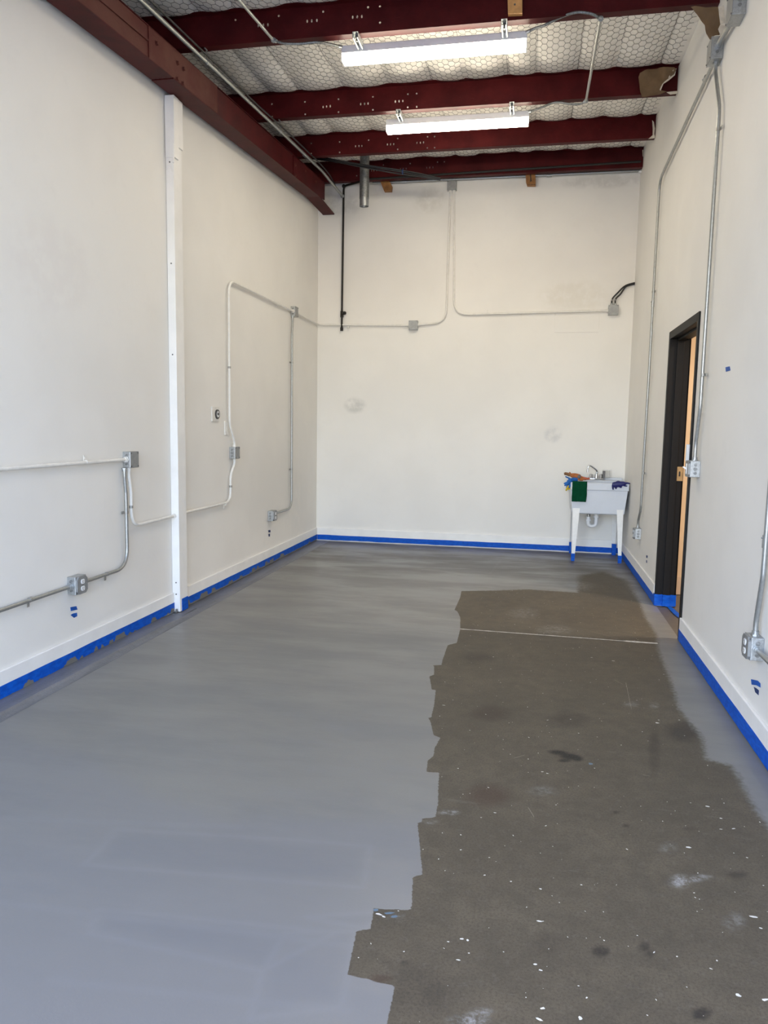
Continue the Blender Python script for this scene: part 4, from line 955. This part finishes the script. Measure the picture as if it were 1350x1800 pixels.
m = MB(); fp = [onF(1172, 1066, .003), onF(1180, 1067, .003), onF(1196, 1081, .003), onF(1193, 1086, .003), onF(1184, 1079, .003)]
m.prism(fp, (0, 0, .003)); tag(build('masking_tape', m, M['tape'], origin=fp[0]), 'flat blue masking tape strip on the floor across the doorway', 'tape', 'blue masking tape on the baseboards')

# small wall things ------------------------------------------------------
def scrap(side, outline, label, mat='tape_scrap'):
    f = {'L': onL, 'R': onR, 'B': onB}[side]; n = {'L': Vector((1, 0, 0)), 'R': Vector((-1, 0, 0)), 'B': Vector((0, -1, 0))}[side]
    pts = [f(*p_, .0015) for p_ in outline]
    return tag(build('tape_scrap', MB().prism(pts, n*.0015), M[mat], origin=pts[0]), label, 'tape scrap', 'torn blue tape scraps on the walls')
scrap('L', [(123.5, 1067.5), (134, 1065.5), (136, 1071.5), (124.5, 1074)], 'upper blue tape scrap below the near left outlet')
scrap('L', [(124, 1081), (128, 1078.5), (135, 1077), (135.5, 1083), (130, 1086)], 'lower blue tape scrap below the near left outlet')
scrap('L', [(471.5, 932), (475, 931.5), (475.5, 935.5), (472, 936)], 'upper dark tape scrap below the far left outlet', 'tape_dark')
scrap('L', [(472, 938.5), (474.4, 938), (474.5, 943), (472.2, 943)], 'lower dark tape scrap below the far left outlet', 'tape_dark')
scrap('R', [(1320.5, 1194), (1332, 1196.5), (1336.5, 1201), (1336.8, 1208.5), (1330, 1204.5), (1321.5, 1203.5)], 'upper blue tape scrap below the nearest right outlet')
scrap('R', [(1325.5, 1207.5), (1330, 1210), (1334, 1213.5), (1333.5, 1222), (1328, 1217)], 'lower blue tape scrap below the nearest right outlet', 'tape_dark')
scrap('R', [(1136, 976), (1138.4, 976.5), (1138, 981), (1136.2, 980.5)], 'upper dark tape scrap below the outlet by the sink', 'tape_dark')
scrap('R', [(1136, 984.5), (1137.4, 985), (1137.2, 989.5), (1136, 989)], 'lower dark tape scrap below the outlet by the sink', 'tape_dark')
scrap('R', [(1275.6, 645.5), (1282.5, 644), (1283.8, 651), (1276.2, 653.5)], 'lone blue tape scrap at head height on the right wall', 'tape_scrap')
# thermostat plate with dark dial, and a blank rocker plate
tc_ = at_wall(onL(377.5, 728), 'L')
t_ = root('thermostat', tc_, 'white plate with a dark round dial on the left wall beyond the column', 'thermostat', None, math.pi/2)
build('plate', MB().box((-.075, -.010, -.062), (.075, 0, .062), .004), M['conduit_white'], t_, local=True)
build('dial', MB().cyl((.022, -.010, 0), (.022, -.020, 0), .040, 20), M['dial'], t_, local=True, smooth_shade=40)
build('dial_face', MB().cyl((.022, -.020, .0), (.022, -.022, .0), .026, 20), M['plastic_white'], t_, local=True, smooth_shade=40)
build('dial_hand', MB().box((.004, -.025, -.006), (.034, -.021, .012)).cyl((.022, -.021, 0), (.022, -.026, 0), .010, 10), M['dial'], t_, local=True)
sw = at_wall(onL(396.5, 752.5), 'L')
t_ = root('wall_plate', sw, 'painted over blank plate beside the tall white conduit', 'wall plate', None, math.pi/2)
build('plate', MB().box((-.036, -.012, -.06), (.036, 0, .06), .004), M['conduit_white'], t_, local=True)
for z_ in (-.042, .042): build('screw', MB().cyl((0, -.012, z_), (0, -.0135, z_), .004, 8), M['conduit_white'], t_, local=True)
build('raised_centre', MB().box((-.016, -.016, -.034), (.016, -.012, .034), .002), M['conduit_white'], t_, local=True)

# ------------------------------------------------------------------ utility sink
SX0, SX1, SF, SBK, RZ = .424, 1.040, 8.500, 9.095, .876
sk = root('utility_sink', ((SX0 + SX1)/2, (SF + SBK)/2, 0), 'white plastic utility sink on four legs in the back right corner', 'sink')
def rect(x0, x1, y0, y1, z): return [(x0, y0, z), (x1, y0, z), (x1, y1, z), (x0, y1, z)]
bx0, bx1, bf, bbk, BZ = .452, 1.006, 8.520, 9.06, .528
m = MB(); LV = [rect(SX0 + .006, SX1 - .006, SF + .006, SBK, RZ - .082), rect(SX0, SX1, SF, SBK, RZ - .078), rect(SX0, SX1, SF, SBK, RZ - .006), rect(SX0 + .006, SX1 - .006, SF + .006, SBK - .002, RZ),
    rect(SX0 + .032, SX1 - .032, SF + .034, SBK - .125, RZ), rect(SX0 + .038, SX1 - .038, SF + .04, SBK - .13, RZ - .008), rect(bx0 + .03, bx1 - .03, bf + .03, bbk - .10, BZ + .03), rect(bx0 + .05, bx1 - .05, bf + .05, bbk - .12, BZ + .018)]
OUT = [rect(SX0 + .008, SX1 - .008, SF + .012, SBK - .002, RZ - .082), rect(bx0, bx1, bf, bbk, BZ + .01), rect(bx0 + .012, bx1 - .012, bf + .012, bbk - .01, BZ)]
seq = OUT[::-1] + LV; pts = [p_ for r in seq for p_ in r]; n_ = len(seq)
fc = [tuple(4*i + k for k in (0, 1)) + (4*(i + 1) + 1, 4*(i + 1)) for i in range(0)]
for i in range(n_ - 1):
    for k in range(4): j = (k + 1) % 4; fc.append((4*i + k, 4*i + j, 4*(i + 1) + j, 4*(i + 1) + k))
fc += [(0, 3, 2, 1), tuple(4*(n_ - 1) + k for k in range(4))]
m.poly(pts, fc); basin = build('basin', m, M['sink_white'], sk)
bv = basin.modifiers.new('soft edges', 'BEVEL'); bv.width = .006; bv.segments = 2; bv.limit_method = 'ANGLE'
build('back_ledge', MB().box((SX0 + .01, SBK - .03, RZ - .002), (SX1 - .01, SBK, RZ + .028), .006), M['sink_white'], sk)
def leg(x0, x1, xb0, xb1, y, inner, dy):
    """tapering sheet-metal leg: front face narrows to the foot, with a return flange"""
    m = MB(); t = .012; zt_, zb_ = BZ + .06, .0
    f = [(x0, y, zt_), (x1, y, zt_), (xb1, y - dy*.02, zb_), (xb0, y - dy*.02, zb_)]
    m.prism(f, (0, dy*.004, 0))
    xo = x0 if inner > 0 else x1; xbo = xb0 if inner > 0 else xb1
    m.prism([(xo, y, zt_), (xo, y + dy*.05, zt_), (xbo, y + dy*.006, zb_), (xbo, y - dy*.02, zb_)], (inner*.004, 0, 0))
    return build('leg', m, M['leg_white'], sk)
lgs = [leg(.455, .535, .466, .497, bf - .004, 1, 1), leg(.926, .998, .968, .999, bf - .004, -1, 1), leg(.465, .535, .470, .500, bbk + .004, 1, -1), leg(.926, .998, .962, .992, bbk + .004, -1, -1)]
for lg_, (a, b, y, dy) in zip(lgs, ((.461, .503, bf - .026, 1), (.962, 1.004, bf - .026, 1), (.464, .506, bbk + .004, -1), (.950, 1.000, bbk + .004, -1))):
    h_ = .085 if dy > 0 else .13
    tb_ = MB().poly([(a + .003, y - .003, .001), (b - .003, y - .003, .001), (b - .003, y + .040*1, .001), (a + .003, y + .04, .001), (a, y - .003, h_), (b, y - .003, h_), (b, y + .046, h_), (a, y + .046, h_)] if dy > 0 else
        [(a + .003, y - .035, .001), (b - .003, y - .035, .001), (b - .003, y + .022, .001), (a + .003, y + .022, .001), (a, y - .035, h_), (b, y - .035, h_), (b, y + .022, h_), (a, y + .022, h_)], [(0, 3, 2, 1), (4, 5, 6, 7), (0, 1, 5, 4), (1, 2, 6, 5), (2, 3, 7, 6), (3, 0, 4, 7)])
    tag(build('tape_band', tb_, M['tape'], lg_), 'blue tape around the foot')
# drain and trap
ty = 8.76
ux, lx = on(1, ty, 1048, 908).x, on(1, ty, 1034, 917).x
ub = on(1, ty, 1041, 926).z
pts = [Vector((ux, ty, BZ + .01)), Vector((ux, ty, ub + .06)), Vector((ux - .004, ty, ub + .025)), Vector(((ux + lx)/2, ty, ub + .008)), Vector((lx + .004, ty, ub + .025)), Vector((lx, ty, ub + .08)), Vector((lx, ty, ub + .115))]
dt = build('drain_trap', MB().tube(smooth(pts, 8), .0205, 14), M['plastic_white'], sk, smooth_shade=60)
build('slip_nut', MB().cyl((ux, ty, ub + .108), (ux, ty, ub + .128), .036, 10, .030).cyl((ux, ty, ub + .128), (ux, ty, BZ + .005), .026, 12), M['plastic_white'], dt, smooth_shade=35)
build('slip_nut', MB().cyl((lx, ty, ub + .068), (lx, ty, ub + .086), .034, 10, .029), M['plastic_white'], dt, smooth_shade=35)
build('wall_arm', MB().tube(fillet([Vector((lx, ty, ub + .10)), Vector((lx, ty, ub + .155)), Vector((lx - .02, YB - .002, ub + .165))], .05), .0195, 12), M['drain'], dt, smooth_shade=60)
build('escutcheon', MB().cyl((lx - .02, YB - .02, ub + .165), (lx - .02, YB - .002, ub + .165), .038, 16, .05), M['drain'], dt, smooth_shade=40)
# supply stop and hoses behind the trap
build('supply_hose', MB().tube(smooth([(lx - .06, YB - .03, .50), (lx - .075, YB - .06, .56), (lx - .05, YB - .07, .62), (lx + .02, YB - .08, .70), (lx + .03, YB - .09, .80)], 6), .007, 8), M['galv'], sk, smooth_shade=60)
build('stop_valve', MB().cyl((lx - .06, YB - .002, .49), (lx - .06, YB - .05, .49), .012, 10).ball((lx - .06, YB - .06, .49), .018, .012, .014), M['chrome'], sk, smooth_shade=40)
# faucet: a chrome fitting bolted to the sink deck
fy = 9.025; fz = RZ
f0, f1_ = on(1, fy, 1034, 843).x, on(1, fy, 1058, 843).x; fc_ = on(1, fy, 1048, 843).x
fa = build('faucet', MB().box((f0 - .03, fy - .028, fz), (f1_ + .03, fy + .026, fz + .022), .006), M['chrome'], sk, smooth_shade=40)
for xh in (on(1, fy, 1039, 838).x, on(1, fy, 1056, 838).x):
    m = MB().cyl((xh, fy, fz + .02), (xh, fy, fz + .034), .022, 14, .018).cyl((xh, fy, fz + .034), (xh, fy, fz + .062), .024, 8, .020).ball((xh, fy, fz + .062), .020, .020, .008); build('faucet_handle', m, M['chrome'], fa, smooth_shade=40)
sy = fy - .05
sp0 = Vector((fc_, fy - .002, fz + .02)); tip = on(1, fy - .15, 1034.5, 819); 
m = MB().cyl(sp0, sp0 + Vector((0, 0, .045)), .019, 14, .016)
m.tube(smooth([sp0 + Vector((0, 0, .04)), sp0 + Vector((0, -.004, .085)), sp0.lerp(tip, .55) + Vector((0, -.01, .055)), tip + Vector((.012, 0, .002)), tip + Vector((-.002, -.006, -.012)), tip + Vector((-.006, -.006, -.045))], 8), .0095, 12)
m.cyl(tip + Vector((-.006, -.006, -.04)), tip + Vector((-.007, -.006, -.075)), .0125, 12)
build('spout', m, M['chrome'], fa, smooth_shade=60)
# clear plastic tub on the deck
tb0 = on(1, 9.03, 1058.5, 843).x; tb1 = on(1, 9.03, 1071, 843).x; zt0 = on(1, 9.03, 1064, 826.5).z
m = MB().box((tb0, 9.00, RZ + .0285), (tb1, 9.075, zt0)); 
tub = tag(build('plastic_tub', m, M['clear'], origin=(tb0, 9.03, RZ)), 'small clear plastic tub behind the faucet on the sink', 'tub')
bt_ = MB().box((tb0 + .006, 9.006, RZ + .03), (tb0 + .03, 9.066, zt0 - .01), .003); build('contents', bt_, M['grey_rubber'], tub)
build('rim', MB().box((tb0 - .003, 8.997, zt0), (tb1 + .003, 9.078, zt0 + .005), .001), M['plastic_white'], tub)

# green towel over the front rim
tx0, tx1 = on(1, SF, 1006.5, 850).x, on(1, SF, 1032.5, 848).x; tz = on(1, SF - .012, 1018, 882).z
prof = [(SF + .12, RZ - .06), (SF + .06, RZ - .004), (SF + .03, RZ + .006), (SF + .006, RZ + .008), (SF - .008, RZ - .004), (SF - .011, RZ - .03), (SF - .012, RZ - .07), (SF - .006, RZ - .11), (SF - .004, tz + .05), (SF - .004, tz)]
dp = dense(smooth([Vector((0, a, b)) for a, b in prof], 3), .015); NT_ = 16; v = []
for i, q in enumerate(dp):
    for k in range(NT_ + 1):
        t = k/NT_; ww = .004*math.sin(t*9 + i*.05)*min(1, i/10); edge = .004*noise.noise(Vector((i*.2, 0 if k < 8 else 5, 1)))
        v.append((tx0 + (tx1 - tx0)*t + (edge if k in (0, NT_) else 0) - .004*i/len(dp), q.y - ww - .001, q.z + (.003*noise.noise(Vector((k*.3, 4, 0))) if i == len(dp) - 1 else 0)))
m = MB(); m.poly(v, [((NT_ + 1)*i + k, (NT_ + 1)*i + k + 1, (NT_ + 1)*(i + 1) + k + 1, (NT_ + 1)*(i + 1) + k) for i in range(len(dp) - 1) for k in range(NT_)])
tw = tag(build('towel', m, M['towel'], smooth_shade=60, origin=((tx0 + tx1)/2, SF, RZ)), 'green towel hanging over the front rim of the sink', 'towel')
sd = tw.modifiers.new('thickness', 'SOLIDIFY'); sd.thickness = .006; sd.offset = 0

# gloves
def glove(name, palm, fingers, mat, label, cuff=None, group='work gloves on the sink', parts=()):
    """palm: list of (point, rx, ry) stations wrist to knuckles; fingers: list of (points, radius)"""
    m = MB()
    rings = []
    for i, (p_, ra, rb, ax) in enumerate(palm):
        nx_ = palm[min(i + 1, len(palm) - 1)][0] - palm[max(i - 1, 0)][0]; d = nx_.normalized(); u = Vector(ax); u = (u - d*u.dot(d)).normalized(); w = d.cross(u)
        rings.append([m.bm.verts.new(p_ + u*math.cos(a)*ra + w*math.sin(a)*rb) for a in [2*math.pi*k/16 for k in range(16)]])
    for a, b in zip(rings, rings[1:]):
        for k in range(16): j = (k + 1) % 16; m.bm.faces.new((a[k], a[j], b[j], b[k]))
    m.bm.faces.new(rings[0][::-1]); m.bm.faces.new(rings[-1])
    for pts_, r_ in fingers:
        sp = smooth(pts_, 5); rad = [r_*(1.02 - .25*(i/(len(sp) - 1))**2) for i in range(len(sp))]; rad[-1] = r_*.55; m.tube(sp, r_, 10, rad=rad)
    o = tag(build(name, m, M[mat], smooth_shade=70, origin=palm[0][0]), label, 'glove', group)
    rm = o.modifiers.new('one skin', 'REMESH'); rm.mode = 'VOXEL'; rm.voxel_size = .0042; rm.use_smooth_shade = True
    sm = o.modifiers.new('relax', 'SMOOTH'); sm.iterations = 3; sm.factor = .4
    return o
yq = SF + .02
def G(px, py, dy=0.0): return on(1, yq + dy, px, py)
# blue glove: wrist on the rim, fingers drooping left over the edge
glove('work_glove', [(G(1015, 843, .05), .020, .014, (0, 0, 1)), (G(1009, 843.5, .03), .028, .014, (0, 0, 1)), (G(1002.5, 846), .034, .014, (.3, 0, 1)), (G(999, 848.5), .03, .013, (.4, 0, 1))],
    [([G(1004, 843), G(999, 840), G(993.5, 837.5)], .0095), ([G(1001, 847), G(996, 848.5), G(991, 850.5)], .0115), ([G(1000, 849, -.012), G(996, 851.5, -.014), G(992, 854, -.016)], .0115), ([G(1001, 851, .01), G(998, 854), G(995, 857)], .0105), ([G(1003, 851), G(1001.5, 855), G(1000, 858)], .0100)],
    'glove_blue', 'blue work glove drooping off the left front corner of the sink')
glove('work_glove', [(G(1006, 847, .03), .018, .011, (1, 0, .3)), (G(1004, 851, .02), .022, .011, (1, 0, .3)), (G(1001.5, 855, .015), .022, .011, (1, 0, .3))],
    [([G(999, 853, .0), G(996.5, 859, .0), G(995, 863)], .0115), ([G(1001, 855, .012), G(1000, 859, .012), G(999.3, 861.5, .012)], .010), ([G(1003.5, 855, .01), G(1002.5, 858.5, .01), G(1001.6, 860, .01)], .0105), ([G(1005, 852, .02), G(1005, 856, .02), G(1004, 858.5, .02)], .009)],
    'glove_yellow', 'yellow work glove hanging under the blue glove on the sink')
og = glove('work_glove', [(G(995, 833.5, .1), .012, .012, (0, 0, 1)), (G(1000, 833.5, .1), .014, .014, (0, 0, 1)), (G(1006, 836.5, .09), .020, .016, (0, 0, 1)), (G(1013, 838.5, .08), .028, .018, (0, 0, 1)), (G(1021, 838.5, .07), .026, .018, (0, 0, 1))],
    [([G(1019, 834.5, .08), G(1012, 832.8, .09), G(1005, 832.4, .1)], .0065), ([G(1021, 838, .07), G(1027, 840, .06), G(1034, 841, .05)], .0105), ([G(1020, 841, .05), G(1026, 842.5, .04), G(1031.5, 843, .04)], .0095), ([G(1015, 842, .05), G(1020, 844, .03), G(1025, 844.5, .03)], .0095), ([G(1003, 832, .1), G(1002, 830.6, .1), G(1000.5, 829.6, .1)], .006)],
    'glove_orange', 'crumpled orange work glove with a tan cuff lying across the sink rim')
build('cuff', MB().tube([G(991.5, 832.8, .098), G(994, 832.6, .098), G(998, 833.4, .096), G(1002, 835.3, .092)], .016, 12, rad=[.013, .0165, .0175, .0165]), M['glove_tan'], og, smooth_shade=60)
build('knuckle_patch', MB().ball(G(1018, 838, .052), .020, .010, .022), M['grey_rubber'], og, smooth_shade=60)
build('fingertips', MB().tube(smooth([G(1025, 840.5, .05), G(1029, 841.3, .045), G(1034, 841.6, .04), G(1036, 840, .04)], 4), .0125, 10), M['glove_red'], og, smooth_shade=60)
yq = SF - .016
glove('work_glove', [(G(1101, 850), .012, .014, (0, 0, 1)), (G(1096, 850), .024, .017, (0, 0, 1)), (G(1091, 851), .030, .018, (0, 0, 1)), (G(1085, 851.5), .032, .018, (0, 0, 1)), (G(1080, 852), .030, .016, (0, 0, 1)), (G(1076.5, 852), .026, .013, (0, 0, 1))],
    [([G(1078, 850), G(1077, 855), G(1078, 861)], .0105), ([G(1082, 853), G(1082.5, 857), G(1083.5, 859.5)], .0105), ([G(1088, 853), G(1090, 856), G(1093, 857)], .010), ([G(1094, 851), G(1098, 854), G(1103, 854.5)], .0085), ([G(1099, 849), G(1104, 849.5), G(1108, 850.5)], .0095), ([G(1083, 848.5, .01), G(1086, 846.8, .02), G(1090, 847, .03)], .012)],
    'glove_navy', 'navy blue glove crumpled over the right front rim of the sink')
